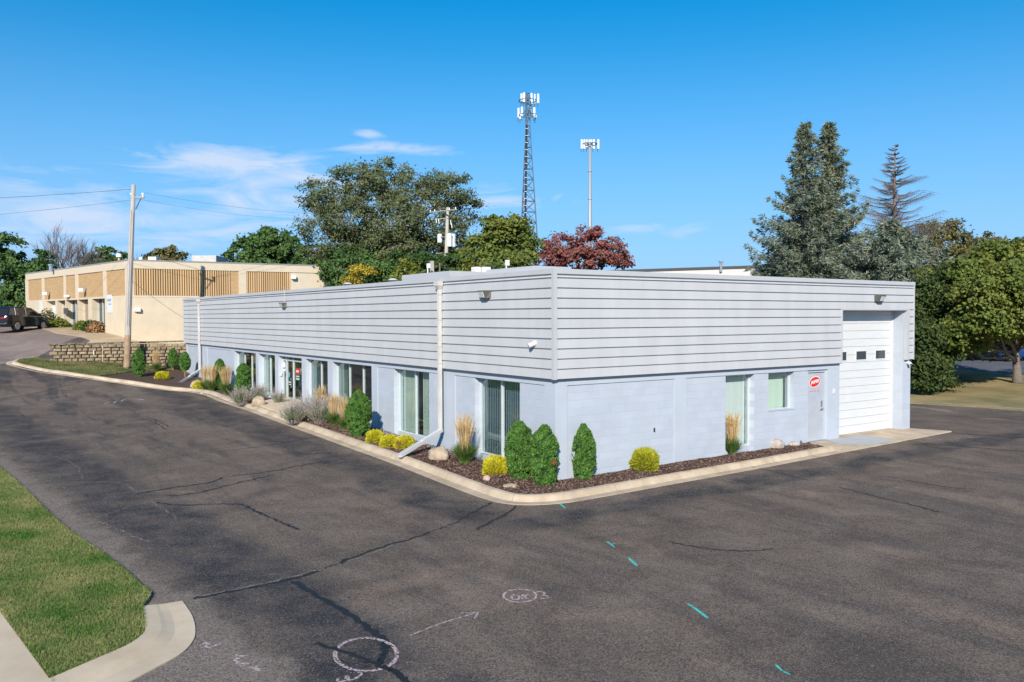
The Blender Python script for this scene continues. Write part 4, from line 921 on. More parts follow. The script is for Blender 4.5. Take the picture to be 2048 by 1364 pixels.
def broad_tree(name, label, base, cx, lobes, nleaf, size, lm, group=None, r0=.3, aspect=.6, clump=.7, cat='tree', trunk_top=None, twig=True):
    """base: ground point; lobes: (centre, (rx,ry,rz)) of the crown's masses"""
    T_ = thing(name, base, label, cat, group)
    C_ = np.array([l[0] for l in lobes], float); Rr = np.array([l[1] for l in lobes], float)
    w_ = np.prod(Rr, axis=1)**(2/3); w_ /= w_.sum(); n_cl = max(40, int(nleaf/55))
    li = rng.choice(len(lobes), n_cl, p=w_); dv = unit(rng.normal(size=(n_cl, 3))); rad = rng.uniform(.35, 1.0, size=(n_cl, 1))**.55*rng.uniform(.86, 1.1, size=(n_cl, 1))
    cc_ = C_[li]+dv*Rr[li]*rad
    per = rng.poisson(nleaf/n_cl, n_cl)+5; idx = np.repeat(np.arange(n_cl), per)
    cs = clump*rng.uniform(.6, 1.25, size=(n_cl, 1)); off = rng.normal(size=(len(idx), 3))*cs[idx]*.42; off[:, 2] *= .62
    P = cc_[idx]+off; out = unit(P-C_[li[idx]])
    leaves('crown', P, size, lm, T_, aspect=aspect, up=.25, out=out)
    top = trunk_top if trunk_top is not None else C_[:, 2].mean()
    tt = (float(cx[0]), float(cx[1]), float(top)); bark_trunk(T_, base, tt, r0, r0*.35)
    lb = MB(); b0 = Vector(base)
    for c, r in lobes:
        st_ = b0.lerp(Vector(tt), random.uniform(.35, .85)); e = Vector(c); m2 = st_.lerp(e, .5)+Vector((0, 0, -.08*(e-st_).length)); lb.tube([st_, m2, e], [r0*.42, r0*.26, r0*.08], 6)
        for k in range(5):
            q = e+Vector(tuple(unit(rng.normal(size=3))*np.array(r)*.85)); lb.tube([m2.lerp(e, random.uniform(.4, 1)), q], [r0*.12, r0*.02], 4)
    lb.build('limbs', M['bark'], T_, smooth=True)
    return T_
def lobes_px(lst, d0):
    """(u, v, radius in px wide, radius px high, depth offset) -> world lobes"""
    out = []
    for u, v, rw, rh, dd in lst:
        d = d0+dd; k = d/FPX; out.append((pt(u, v, d), (rw*k, rw*k*.9, rh*k)))
    return out
def gbase(u, d): p = pt(u, 640, d); return (float(p[0]), float(p[1]), G(p[0], p[1]))
# big loose tree behind the middle of the building
b = gbase(760, 78)
broad_tree('tall_tree', 'tallest loose grey green broadleaf tree behind the middle of the roof', b, (b[0], b[1]), lobes_px([(660, 395, 62, 50, 0), (720, 360, 60, 40, -2), (775, 360, 60, 45, 2), (820, 385, 55, 45, -2), (905, 385, 48, 48, 0), (925, 420, 38, 45, 2), (640, 455, 50, 40, 0), (700, 440, 75, 50, -3), (780, 440, 80, 60, -4), (860, 450, 70, 60, -2), (910, 480, 50, 50, 0), (740, 500, 110, 40, 0), (620, 400, 25, 22, 1), (870, 360, 30, 22, 0), (690, 500, 60, 40, -2), (790, 500, 70, 45, -4), (870, 505, 60, 40, 0), (640, 500, 35, 28, 0)], 78), 52000, .30, LM['locust'], r0=.45, aspect=.38, clump=.85, trunk_top=13)
b = gbase(530, 88); broad_tree('round_tree', 'dense dark green round tree over the cream building roof', b, (b[0], b[1]), lobes_px([(530, 500, 62, 38, 0), (490, 510, 45, 30, -1), (575, 505, 45, 32, 0), (545, 480, 45, 25, 1), (615, 525, 25, 25, -2), (530, 540, 90, 25, 0)], 88), 17000, .36, LM['green'], r0=.35)
b = gbase(985, 66); broad_tree('maple_tree', 'yellowish green maple in front of the lattice tower', b, (b[0], b[1]), lobes_px([(1010, 475, 42, 38, 0), (960, 500, 45, 35, 0), (1050, 500, 32, 32, 0), (925, 525, 35, 28, 1), (1000, 535, 80, 30, -1), (1030, 455, 28, 22, 0), (985, 450, 22, 15, 0)], 66), 17000, .30, leafm('green_maple_leaf', (.09, .145, .03), (.20, .215, .04)), r0=.3)
b = gbase(1175, 84); broad_tree('red_maple_tree', 'dark red maple rising behind the roof corner', b, (b[0], b[1]), lobes_px([(1120, 495, 38, 30, 0), (1180, 485, 45, 32, 0), (1225, 505, 35, 28, 0), (1170, 520, 75, 25, 0), (1100, 520, 30, 22, 0), (1245, 525, 25, 18, 0), (1195, 465, 20, 14, 0)], 84), 11000, .30, LM['red'], r0=.3, clump=.7)
# lower growth between
b = gbase(720, 62); broad_tree('small_tree', 'small green tree with clusters of bright yellow leaves', b, (b[0], b[1]), lobes_px([(690, 545, 45, 30, 0), (740, 540, 45, 28, 0), (780, 552, 35, 22, 0), (662, 545, 25, 30, 0), (700, 575, 60, 25, 0)], 62), 9000, .24, LM['green'], r0=.15, clump=.6)
bt = gbase(726, 61); broad_tree('yellow_sapling', 'bright yellow autumn sapling over the middle of the siding', bt, (bt[0], bt[1]), lobes_px([(712, 536, 16, 9, 0), (708, 552, 10, 12, 0), (738, 541, 20, 6, 0), (715, 560, 14, 8, 0), (690, 562, 10, 6, 0)], 59), 420, .17, LM['yellow'], r0=.06, clump=.5)
b = gbase(820, 60); broad_tree('small_tree', 'yellow green sapling left of the transformer pole', b, (b[0], b[1]), lobes_px([(815, 540, 22, 22, 0), (825, 560, 28, 18, 0), (800, 560, 20, 15, 0)], 60), 3000, .22, LM['ygreen'], r0=.1, clump=.5)
b = gbase(880, 64); broad_tree('small_tree', 'dark shrubby tree behind the transformer pole', b, (b[0], b[1]), lobes_px([(860, 540, 45, 30, 0), (900, 535, 45, 30, 0), (760, 555, 60, 22, 3), (830, 525, 50, 28, 4), (640, 540, 25, 26, 6), (700, 515, 50, 25, 6)], 66), 11000, .26, LM['dark'], r0=.15)
b = gbase(655, 110); broad_tree('autumn_tree', 'small golden brown tree peeping over the cream building roof', b, (b[0], b[1]), lobes_px([(650, 520, 28, 12, 0), (640, 530, 25, 12, 0)], 110), 1500, .4, leafm('golden_leaf', (.38, .24, .05), (.45, .28, .08)), r0=.15)
# far left
b = gbase(20, 84); broad_tree('dark_tree', 'big dark green tree at the left edge behind the parked car', b, (b[0], b[1]), lobes_px([(15, 500, 40, 35, 0), (60, 530, 45, 35, 0), (10, 560, 60, 40, -2), (70, 580, 40, 40, -2), (30, 610, 50, 30, -3), (-40, 520, 50, 60, 0), (95, 550, 18, 30, 0)], 84), 17000, .36, LM['green'], r0=.4)
b = gbase(195, 112); broad_tree('round_tree', 'green tree over the left end of the cream building', b, (b[0], b[1]), lobes_px([(205, 515, 32, 22, 0), (190, 525, 28, 18, 0), (240, 520, 14, 18, 0), (215, 535, 45, 15, 0)], 112), 4500, .42, LM['green'], r0=.25)
b = gbase(335, 120); broad_tree('round_tree', 'olive brown tree right of the tall pole on the horizon', b, (b[0], b[1]), lobes_px([(330, 510, 30, 12, 0), (345, 503, 18, 10, 0), (320, 522, 40, 12, 0), (368, 515, 12, 8, 0)], 120), 3500, .42, LM['olive'], r0=.25)
def bare_tree(name, label, base, h, spread, m, nb=26, group=None):
    T_ = thing(name, base, label, 'tree', group); b0 = Vector(base); bark_trunk(T_, base, b0+Vector((0, 0, h*.55)), .2, .1, m); mb = MB()
    def grow(p, d, l, r, lv):
        q = p+d*l; mb.tube([p, p.lerp(q, .5)+Vector((random.uniform(-1, 1), random.uniform(-1, 1), 0))*l*.05, q], [r, r*.8, r*.55], 4)
        if lv == 0: return
        for _ in range(4 if lv > 1 else 4):
            e = (d+Vector((random.uniform(-1, 1), random.uniform(-1, 1), random.uniform(-.15, .6)))*.62).normalized(); grow(p.lerp(q, random.uniform(.45, 1)), e, l*.66, r*.5, lv-1)
    for i in range(nb//3):
        a = random.uniform(0, 6.28); grow(b0+Vector((0, 0, h*random.uniform(.22, .5))), Vector((math.cos(a)*spread, math.sin(a)*spread, 1)).normalized(), h*.28, .09, 3)
    mb.build('crown', m, T_); return T_
bare_tree('bare_tree', 'leafless grey tree above the left end of the cream building', gbase(130, 98), 12.0, .55, M['deadbark'], 34)
bare_tree('bare_tree', 'thin leafless tree just left of the tall utility pole', gbase(172, 104), 10.5, .5, M['deadbark'], 22)
bare_tree('bare_tree', 'faint leafless treetop right of the tall utility pole', gbase(290, 125), 11.0, .7, M['deadbark'], 20)
# spruces
def spruce(name, label, base, H, rbase, lm, group=None, nwh=34, z0f=.06, dens=1.0, dead=False, shape=1.0, lean=0.0, needle=.21):
    T_ = thing(name, base, label, 'tree', group); b0 = np.array(base); bark_trunk(T_, base, (base[0]+lean, base[1], base[2]+H*.985), rbase*.06+.07, .02, M['deadbark'] if dead else M['bark'], wob=.01)
    Ps, As, Bs = [], [], []; mb = MB()
    for k in range(nwh):
        t = z0f+(1-z0f)*(k/nwh)**.95; zc = H*t; L0 = rbase*min((1-t)**shape, (1-t)*(1.15 if not dead else 9))*rng.uniform(.82, 1.12)+.10; nbk = int(6+5*(1-t)) if not dead else 6
        for j in range(nbk):
            a = rng.uniform(0, 2*math.pi); L_ = L0*rng.choice((.55, .8, 1.0, 1.12, 1.22))*rng.uniform(.92, 1.08); d = np.array((math.cos(a), math.sin(a), 0)); sag = rng.uniform(.10, .30) if not dead else rng.uniform(-.05, .12)
            s0 = b0+np.array((lean*t, 0, zc+rng.uniform(-.09, .09)))
            curve = lambda q: s0+d*L_*q+np.array((0, 0, 1))*(-sag*L_*math.sin(q*2.3)+.16*L_*q*q*1.6)
            mb.tube([Vector(curve(q)) for q in (0, .35, .7, 1)], [.05*(1-t)+.02, .035, .02, .008], 4, False)
            if dead:
                for q in np.linspace(.15, 1, 13):
                    p = curve(q); e = np.array((-d[1], d[0], 0))
                    for sg in (1, -1):
                        l = L_*.26*rng.uniform(.5, 1.1); v = p+(e*sg*.7+d*.6)*l+np.array((0, 0, -.25*l)); mb.tube([Vector(p), Vector(v)], [.011, .004], 3, False)
                        w = p+(e*sg*.3+d*.3)*l*.6+np.array((0, 0, -.5*l)); mb.tube([Vector(p), Vector(w)], [.008, .003], 3, False)
                continue
            nq = max(3, int(L_*4.2*dens))
            for q in np.linspace(.12, 1, nq):
                p = curve(q); e = np.array((-d[1], d[0], 0)); wv = .34*L_*(1-q*.80)
                m3 = max(2, int(5*dens))
                for _ in range(m3):
                    l = wv*rng.uniform(-1, 1); c = p+e*l+d*abs(l)*.35+np.array((0, 0, -abs(l)*.22-rng.uniform(0, .22)))
                    # a hanging spray: several narrow needle tufts
                    for _ in range(9):
                        dirv = unit(d*rng.uniform(.2, 1)+e*np.sign(l)*rng.uniform(0, .8)+rng.normal(size=3)*.35+np.array((0, 0, rng.uniform(-.5, .35))))
                        s2 = needle*rng.uniform(.7, 1.5); nn = unit(np.cross(dirv, rng.normal(size=3)))
                        Ps.append(c+rng.normal(size=3)*.07+dirv*s2*.4); As.append(dirv*s2*.62); Bs.append(nn*s2*.13)
    mb.build('branches', M['deadbark'] if dead else M['bark'], T_)
    if Ps: quads('crown', np.array(Ps), np.array(As), np.array(Bs), lm, T_)
    return T_
def sp(name, label, u, vtop, d, rpx, lm, **k):
    b = gbase(u, d); top = pt(u, vtop, d)[2]; return spruce(name, label, b, float(top-b[2]), rpx*d/FPX, lm, **k)
sp('spruce_tree', 'tall blue spruce, left one of the twin leaders above the garage', 1608, 240, 56, 142, LM['spruce'], group='spruces behind the garage end', nwh=36, shape=.70, z0f=.12, dens=.8)
sp('spruce_tree', 'tall blue spruce, right one of the twin leaders above the garage', 1652, 240, 57.5, 138, LM['spruceg'], group='spruces behind the garage end', nwh=36, shape=.70, z0f=.12, dens=.8)
sp('spruce_tree', 'shorter broad blue spruce below the dead treetop', 1780, 440, 52, 290, LM['spruce'], group='spruces behind the garage end', nwh=32, shape=.62, z0f=.3, dens=.8, needle=.24)
sp('dead_spruce', 'bare brown dead spruce standing right of the twin spruces', 1787, 285, 60, 175, None, dead=True, nwh=30, shape=.95, z0f=.4)
# right-hand broadleaf trees
b = gbase(1880, 78); broad_tree('olive_tree', 'loose olive yellow tree between the dead spruce and right maple', b, (b[0], b[1]), lobes_px([(1870, 465, 38, 28, 0), (1905, 460, 20, 18, 0), (1850, 490, 40, 30, 0), (1920, 490, 28, 30, 0), (1900, 520, 50, 30, 0), (1960, 495, 40, 26, 0), (1990, 500, 30, 24, 0)], 78), 9000, .30, LM['olive'], r0=.25, clump=.8, aspect=.5)
tb = gpt(2036, 768)
d0 = float(np.dot(tb-CP, Fv))
broad_tree('maple_tree', 'big full maple with a forked trunk at the right edge', (float(tb[0]), float(tb[1]), float(tb[2])), (tb[0]+.3, tb[1]+.4), lobes_px([(1990, 520, 60, 38, 0), (2060, 510, 60, 36, 1), (1930, 560, 55, 42, -1), (2000, 580, 70, 48, -2), (2070, 580, 60, 50, 0), (1890, 600, 45, 40, 0), (1880, 650, 42, 38, 1), (1940, 640, 55, 34, -2), (2010, 645, 60, 34, -2), (2080, 640, 50, 40, -1), (1860, 560, 30, 34, 2), (1975, 550, 70, 40, 3), (1900, 680, 38, 26, 1), (1960, 675, 50, 24, 1), (2075, 675, 40, 22, 2), (1870, 700, 26, 22, 2), (2010, 668, 30, 18, 3), (1990, 640, 60, 34, -5), (2060, 610, 60, 50, -5), (1930, 650, 50, 34, -4), (2040, 560, 60, 40, -5), (1960, 590, 55, 44, -5), (1900, 670, 36, 24, -4), (1950, 690, 30, 14, -3)], d0), 72000, .19, LM['maple'], r0=.26, clump=.55, aspect=.75, trunk_top=tb[2]+3.2)
b = gbase(1842, 45); broad_tree('shaded_tree', 'dark dense tree right behind the garage corner', b, (b[0], b[1]), lobes_px([(1840, 590, 34, 34, 0), (1820, 640, 50, 45, 0), (1850, 680, 40, 40, -2), (1845, 725, 38, 34, -2), (1872, 740, 32, 24, -1), (1800, 700, 50, 50, 0), (1885, 620, 40, 40, 1), (1895, 560, 34, 32, 2), (1895, 700, 34, 28, 0), (1850, 762, 30, 16, -2), (1885, 765, 28, 12, -1)], 43), 24000, .18, leafm('shade_darkened_leaf', (.035, .065, .018), (.085, .115, .028)), r0=.18, clump=.5)  # leaf colour darkened to stand for the shade on this tree
b = gbase(1700, 70); broad_tree('shaded_tree', 'dense tree filling the gap low between the spruces', b, (b[0], b[1]), lobes_px([(1560, 560, 60, 40, 0), (1700, 560, 90, 50, 0), (1800, 560, 70, 50, 0)], 68), 6000, .32, LM['dark'], r0=.2)
# ------------------------------------------------------------------ planting along the walls
arbm = leafm('arborvitae_leaf', (.06, .155, .025), (.135, .27, .055), .45, 5, .2); arbc = mat('arborvitae_core', (.02, .045, .01), .95)
goldm = leafm('gold_thread_leaf', (.52, .47, .02), (.66, .60, .05), .28, 4, .25); goldg = leafm('gold_green_leaf', (.30, .34, .02), (.50, .46, .04), .3, 4, .25); goldc = mat('gold_core', (.12, .12, .015), .95)
def arborvitae(u, v, h, r, label, n=15000, wood=0.0, size=.034, low=.0):
    """upright egg-shaped evergreen; low: bare stem below the crown"""
    p = gpt(u, v, .12) if v > 0 else None; x, y, z = p; z = z-.03
    n = int(n*1.3); T_ = thing('arborvitae', (x, y, z), label, 'shrub', 'clipped arborvitae along the walls')
    prof = lambda t: (math.sin(math.pi*min(1, .12+t*.80))**.62)*(1-.10*t)*(1-max(0, (t-.82)/.18)**2*.55)
    t = rng.uniform(0, 1, n); a = rng.uniform(0, 2*math.pi, n); pr = np.array([prof(q) for q in t])
    K = 230; ka = rng.uniform(0, 2*math.pi, K); kt = rng.uniform(0, 1, K)
    pick = rng.integers(0, K, n); a = ka[pick]+rng.normal(size=n)*.13; t = np.clip(kt[pick]+rng.normal(size=n)*.022, 0, 1); pr = np.array([prof(q) for q in t])
    klump = rng.uniform(-.13, .13, K)
    bump = 1+.075*np.sin(a*2+t*6+x*7)+.055*np.sin(a*5-t*13+y*9)+klump[pick]+.035*rng.normal(size=n)
    rr_ = r*pr*bump*rng.uniform(.86, 1.03, n)*np.where(rng.uniform(size=n) < .04, rng.uniform(1.02, 1.16, n), 1)
    P = np.c_[x+rr_*np.cos(a), y+rr_*np.sin(a), z+low+t*(h-low)*1.0+rng.normal(size=n)*.012]
    out = np.c_[np.cos(a), np.sin(a), .25+0*a]; d = unit(out*.55+np.c_[0*a, 0*a, 1+0*a]*.75+rng.normal(size=(n, 3))*.38); w_ = unit(np.cross(d, out+rng.normal(size=(n, 3))*.5))
    s = size*rng.uniform(.7, 1.5, (n, 1)); quads('foliage', P, d*s*.8, w_*s*.36, arbm, T_)
    mb = MB(); rings = []
    for k in range(12):
        q = k/11; rr2 = r*prof(q)*.80; rings.append([(x+rr2*math.cos(b), y+rr2*math.sin(b), z+low+q*(h-low)*.97) for b in [2*math.pi*j/14 for j in range(14)]])
    mb.loft(rings); mb.build('shade_core', arbc, T_, smooth=True)  # solid dark body: shade in the foliage gaps put into its colour
    MB().tube([(x, y, z-.1), (x, y, z+low+.25)], .035, 7).build('stem', mat('stem_bark', (.28, .18, .10), .9), T_)
    return T_
arborvitae(1040, 957, 1.46, .35, 'clipped arborvitae at the building corner, rear one touching its neighbour', 17000)
ARB2 = arborvitae(1089, 969, 1.47, .345, 'clipped arborvitae nearest the kerb corner with one brown patch', 17000)
arborvitae(1167, 958, 1.40, .29, 'clipped slim arborvitae against the windowless right wall', 15000)
arborvitae(718, 871, 1.50, .40, 'clipped arborvitae left of the three yellow mounds', 14000)
arborvitae(487, 788, 1.45, .36, 'clipped arborvitae in front of the leftmost window', 7000, size=.05)
arborvitae(440, 779, 1.55, .33, 'clipped arborvitae just left of the leftmost window', 6000, size=.05)
arborvitae(370, 754, 1.45, .30, 'clipped arborvitae on a bare stem nearest the rear downspout', 5000, size=.055, low=.45)
arborvitae(346, 741, 1.35, .28, 'clipped arborvitae on a bare stem before the retaining wall end', 5000, size=.055, low=.3)
arborvitae(278, 752, 1.55, .34, 'clipped arborvitae right beside the tall utility pole', 6000, size=.055)
def dead_patch(par, u, v, d, rad, n=260, sz=.03):
    c = pt(u, v, d); P = c+rng.normal(size=(n, 3))*rad; leaves('dead_patch', P, sz, leafm('browned_foliage', (.42, .17, .06), (.50, .26, .12)), par, aspect=.4)
dead_patch(ARB2, 1107.5, 924, float(np.dot(gpt(1089, 969, .12)-CP, Fv))-.30, .032)
def mound(u, v, r, h, label, m=None, n=7000, size=.04, group='golden mounds in the mulch beds'):
    x, y, z = gpt(u, v, .13); z -= .02; x += Fv[0]*r*.6; y += Fv[1]*r*.6
    T_ = thing('golden_shrub', (x, y, z), label, 'shrub', group)
    th_ = rng.uniform(0, 2*math.pi, n); q = rng.uniform(0, 1, n)**.8*math.pi*.52
    w_ = 1+.06*np.sin(th_*4+q*5)+.05*rng.normal(size=n); out = np.c_[np.sin(q)*np.cos(th_), np.sin(q)*np.sin(th_), np.cos(q)]
    fr_ = np.sin(q)**.72; fz_ = np.abs(np.cos(q))**.62*np.where(np.cos(q) < 0, -.2, 1)
    P = np.c_[x+np.cos(th_)*fr_*r*w_*rng.uniform(.86, 1, n), y+np.sin(th_)*fr_*r*w_*rng.uniform(.86, 1, n), z+np.maximum(.02, (fz_*.88+.08)*h*w_*rng.uniform(.86, 1, n))]
    d = unit(out+np.array((0, 0, .35))+rng.normal(size=(n, 3))*.42); s = size*rng.uniform(.7, 1.5, (n, 1)); wv = unit(np.cross(d, rng.normal(size=(n, 3))))
    quads('foliage', P, d*s*.9, wv*s*.22, m or goldm, T_)
    mb = MB(); mb.loft([[(x+math.sin(a)*r*.86*math.cos(b), y+math.sin(a)*r*.86*math.sin(b), z+math.cos(a)*h*.86) for b in [2*math.pi*j/14 for j in range(14)]] for a in (1.5, 1.2, .9, .6, .3, .05)]); mb.build('shade_core', goldc, T_, smooth=True)  # solid filler, coloured dark for the shade inside the mound
    return T_
mound(991, 950, .33, .46, 'golden yellow mound beside the corner window and arborvitae')
mound(1288, 941, .43, .56, 'largest yellow green mound alone against the right wall', goldg, 11000)
mound(748, 884, .27, .35, 'yellow mound, leftmost of three in a row left of the near downspout', n=5000)
mound(776, 894, .27, .34, 'yellow mound, middle of three in a row left of the near downspout', n=5000)
MND = mound(808, 897, .30, .36, 'yellow mound with a brown patch, nearest of three before the downspout', n=6000)
mound(321, 758, .38, .40, 'small golden mound in the rear mulch bed by the tall pole', n=3000, size=.06)
mound(396, 777, .30, .34, 'small golden mound next to the rear downspout boulder', n=2500, size=.06)
dead_patch(MND, 798, 886, float(np.dot(gpt(808, 897, .13)-CP, Fv))-.08, .05, 300, .035)
# feather reed grass
gb = leafm('reed_blade_green', (.07, .14, .03), (.14, .20, .05), .3, 3, .2); gs = leafm('reed_stalk_tan', (.55, .38, .17), (.70, .52, .28), .3, 3, .2)
def reed(u, v, h, r, label, n=420, pale=False, name='feather_reed_grass'):
    x, y, z = gpt(u, v, .13); z -= .03
    T_ = thing(name, (x, y, z), label, 'ornamental grass', 'clumps of feather reed grass')
    def blades(n, hh, spread, w, arch, nm, m):
        mb = MB(); V = []; F_ = []
        for i in range(n):
            a = random.uniform(0, 6.283); r0_ = r*.32*math.sqrt(random.random()); L_ = hh*random.uniform(.62, 1.05); sp_ = spread*random.uniform(.15, 1); az = a+random.uniform(-.6, .6)
            bx, by = x+r0_*math.cos(a), y+r0_*math.sin(a); k = 5; tw = random.uniform(0, 3.14); n0 = len(V)
            for j in range(k+1):
                t = j/k; rr2 = sp_*t**1.6; zz = L_*(t-arch*t*t*sp_/max(spread, .01)); ww = w*(1-t**2.2)+.0012
                cxp, cyp = bx+rr2*math.cos(az), by+rr2*math.sin(az); V += [(cxp-ww*math.cos(tw), cyp-ww*math.sin(tw), z+zz), (cxp+ww*math.cos(tw), cyp+ww*math.sin(tw), z+zz)]
            F_ += [(n0+2*j, n0+2*j+1, n0+2*j+3, n0+2*j+2) for j in range(k)]
        mb.v, mb.f = V, F_; return mb.build(nm, m, T_)
    blades(int(n*1.3), h*.52, r*1.35, .007, .42, 'leaf_blades', gb)
    Ps, As, Bs = [], [], []; mb = MB(); V = []; F_ = []
    for i in range(int(n*.5)):
        a = random.uniform(0, 6.283); r0_ = r*.30*math.sqrt(random.random()); L_ = h*min(1.0, random.gauss(.84, .11)); sp_ = abs(random.gauss(0, .36))*r*1.25+.01; tw = random.uniform(0, 3.14)
        f = lambda t: (x+(r0_+sp_*t**1.5)*math.cos(a), y+(r0_+sp_*t**1.5)*math.sin(a), z+L_*t)
        n0 = len(V)
        for j in range(5):
            c_ = f(j/4); ww = .0028; V += [(c_[0]-ww*math.cos(tw), c_[1]-ww*math.sin(tw), c_[2]), (c_[0]+ww*math.cos(tw), c_[1]+ww*math.sin(tw), c_[2])]
        F_ += [(n0+2*j, n0+2*j+1, n0+2*j+3, n0+2*j+2) for j in range(4)]
        for j in range(9):
            t = .74+.26*j/8; c_ = f(t); k_ = math.sin(math.pi*min(1, .15+j/9.5)); tw2 = random.uniform(0, 3.14)
            Ps.append(c_); As.append((sp_*.03*math.cos(a), sp_*.03*math.sin(a), L_*.022)); Bs.append((.0075*k_*math.cos(tw2), .0075*k_*math.sin(tw2), 0))
    mb.v, mb.f = V, F_; mb.build('stalks', gs, T_); quads('seed_plumes', np.array(Ps), np.array(As), np.array(Bs), gs, T_)
    return T_
reed(930, 926, 1.42, .34, 'tan plumed reed grass between the boulder and corner window', 620)
reed(1464, 909, 1.28, .26, 'tan plumed reed grass in front of the tall white blinds', 520)
reed(668, 850, 1.2, .28, 'pale reed grass, left one of two beside the middle arborvitae', 420)
reed(688, 858, 1.15, .26, 'pale reed grass, right one of two beside the middle arborvitae', 420)
reed(641, 832, 1.25, .28, 'pale reed grass rising out of the silvery shrubs', 380)
reed(452, 788, 1.45, .34, 'golden reed grass right of the slim shrub near the leftmost window', 520)
reed(424, 781, 1.35, .30, 'golden reed grass just right of the rear downspout', 420)
reed(410, 779, 1.3, .28, 'tall pale reed grass touching the rear downspout', 340)
reed(312, 742, 1.35, .28, 'golden reed grass standing between two shrubs before the retaining wall', 380)
# silvery sage-like shrubs
sgm = leafm('grey_sage_twig', (.36, .30, .29), (.52, .45, .41), .3, 3, .2); sgl = leafm('sage_leaf', (.15, .20, .08), (.30, .32, .19), .3, 3, .2)
def sage(u, v, h, r, label, n=170):
    n = int(n*.75); r = r*1.12; h = h*1.1
    x, y, z = gpt(u, v, .13); z -= .02; T_ = thing('russian_sage', (x, y, z), label, 'shrub', 'silvery flowering shrubs by the entrance'); mb = MB(); Ps, As, Bs = [], [], []; Lp, La, Lb = [], [], []
    for i in range(n):
        a = random.uniform(0, 6.283); sp_ = r*random.uniform(.1, 1.1); L_ = h*random.uniform(.6, 1.12)*(1-.25*(sp_/r)**2); r0_ = r*.35*random.random(); b0 = Vector((x+r0_*math.cos(a), y+r0_*math.sin(a), z))
        e = b0+Vector((sp_*math.cos(a), sp_*math.sin(a), L_)); m2 = b0.lerp(e, .5)+Vector((0, 0, L_*.08)); mb.tube([b0, m2, e], [.005, .004, .002], 3, False)
        for k in range(26):
            t = random.uniform(.2, 1); p = (b0.lerp(m2, t*2) if t < .5 else m2.lerp(e, t*2-1))+Vector([random.gauss(0, .022) for _ in range(3)]); d = unit(rng.normal(size=3)+np.array((math.cos(a)*.5, math.sin(a)*.5, .9))); w_ = unit(np.cross(d, rng.normal(size=3)))
            tgt = (Ps, As, Bs) if t > .66 or random.random() < .12 else (Lp, La, Lb); s = .022 if tgt[0] is Ps else .03
            tgt[0].append(tuple(p)); tgt[1].append(d*s); tgt[2].append(w_*s*(.28 if tgt[0] is Ps else .42))
    mb.build('stems', sgm, T_); quads('flower_spikes', np.array(Ps), np.array(As), np.array(Bs), sgm, T_); quads('leaves', np.array(Lp), np.array(La), np.array(Lb), sgl, T_); return T_
sage(588, 845, .78, .52, 'silvery twiggy shrub nearest the entrance path on its right', 190); sage(618, 840, 1.0, .5, 'tall silvery twiggy shrub between the entrance and next window', 190)
sage(640, 846, .95, .5, 'silvery twiggy shrub at the right end of the entrance planting', 190); sage(482, 808, .72, .52, 'grey purple twiggy shrub left of the tan boulder', 150)
sage(520, 800, .72, .45, 'grey purple twiggy shrub behind the tan boulder', 130); sage(556, 808, .6, .35, 'small grey purple shrub right behind the boulder by the path', 90)
# boulders
def boulder(u, v, w_, h, label, m, seed, dd=1.0, name='boulder', cat='rock'):
    x, y, z = gpt(u, v, .12); x += Fv[0]*w_*.35; y += Fv[1]*w_*.35
    T_ = bmesh.new(); bmesh.ops.create_icosphere(T_, subdivisions=4, radius=1); rr = random.Random(seed); ph = [rr.uniform(0, 6.28) for _ in range(9)]
    from mathutils import noise as mn
    for q in T_.verts:
        c = q.co.copy(); k = 1+.22*mn.noise(c*1.1+Vector((seed*3.1, 0, 0)))+.10*mn.noise(c*2.6+Vector((0, seed*1.7, 0)))+.03*mn.noise(c*7)
        q.co = Vector((c.x*k*w_*.5, c.y*k*w_*.42, c.z*k*h*.62))
        if q.co.z < -h*.25: q.co.z = -h*.25
    me = bpy.data.meshes.new(name); T_.to_mesh(me); T_.free(); o = link(name, me, m, None, True); o.location = (x, y, z+h*.30); o.rotation_euler = (0, 0, YAW*-1+rr.uniform(-.3, .3)); return tag(o, label, cat)
rk = mat('tan_boulder', (.32, .235, .15), .9, col2=(.48, .39, .29), vscale=5, detail=9, bump=.02, bscale=9); rk2 = mat('grey_pink_boulder', (.32, .25, .20), .9, col2=(.46, .41, .37), vscale=6, detail=9, bump=.02, bscale=9); rk3 = mat('pink_stone', (.42, .27, .21), .9, col2=(.50, .35, .28), vscale=8)
boulder(877, 922, .60, .40, 'tan boulder under the near downspout leg', rk, 1)
boulder(1553, 898, .62, .33, 'large grey and tan boulder left of the grey service door', rk2, 2)
boulder(1590, 893, .40, .16, 'low mottled stone right of the big boulder by the service door', rk2, 3)
boulder(1602, 889, .13, .13, 'small dark stone next to the grey service door', mat('dark_stone', (.09, .09, .10), .8, var=.2), 4)
boulder(514, 813, .52, .45, 'rounded tan boulder beside the entrance path', rk, 5)
boulder(390, 776, .62, .42, 'tan boulder beside the rear downspout leg', rk, 6)
boulder(973, 962, .19, .15, 'small pink round stone in the corner bed', rk3, 7)
boulder(1021, 977, .38, .09, 'flat tan stone at the tip of the corner bed', mat('flat_tan_stone', (.44, .34, .22), .9, var=.15, vscale=8), 8)
boulder(403, 788, .16, .08, 'small pale stone near the kerb by the golden grass', M['conc'], 9)
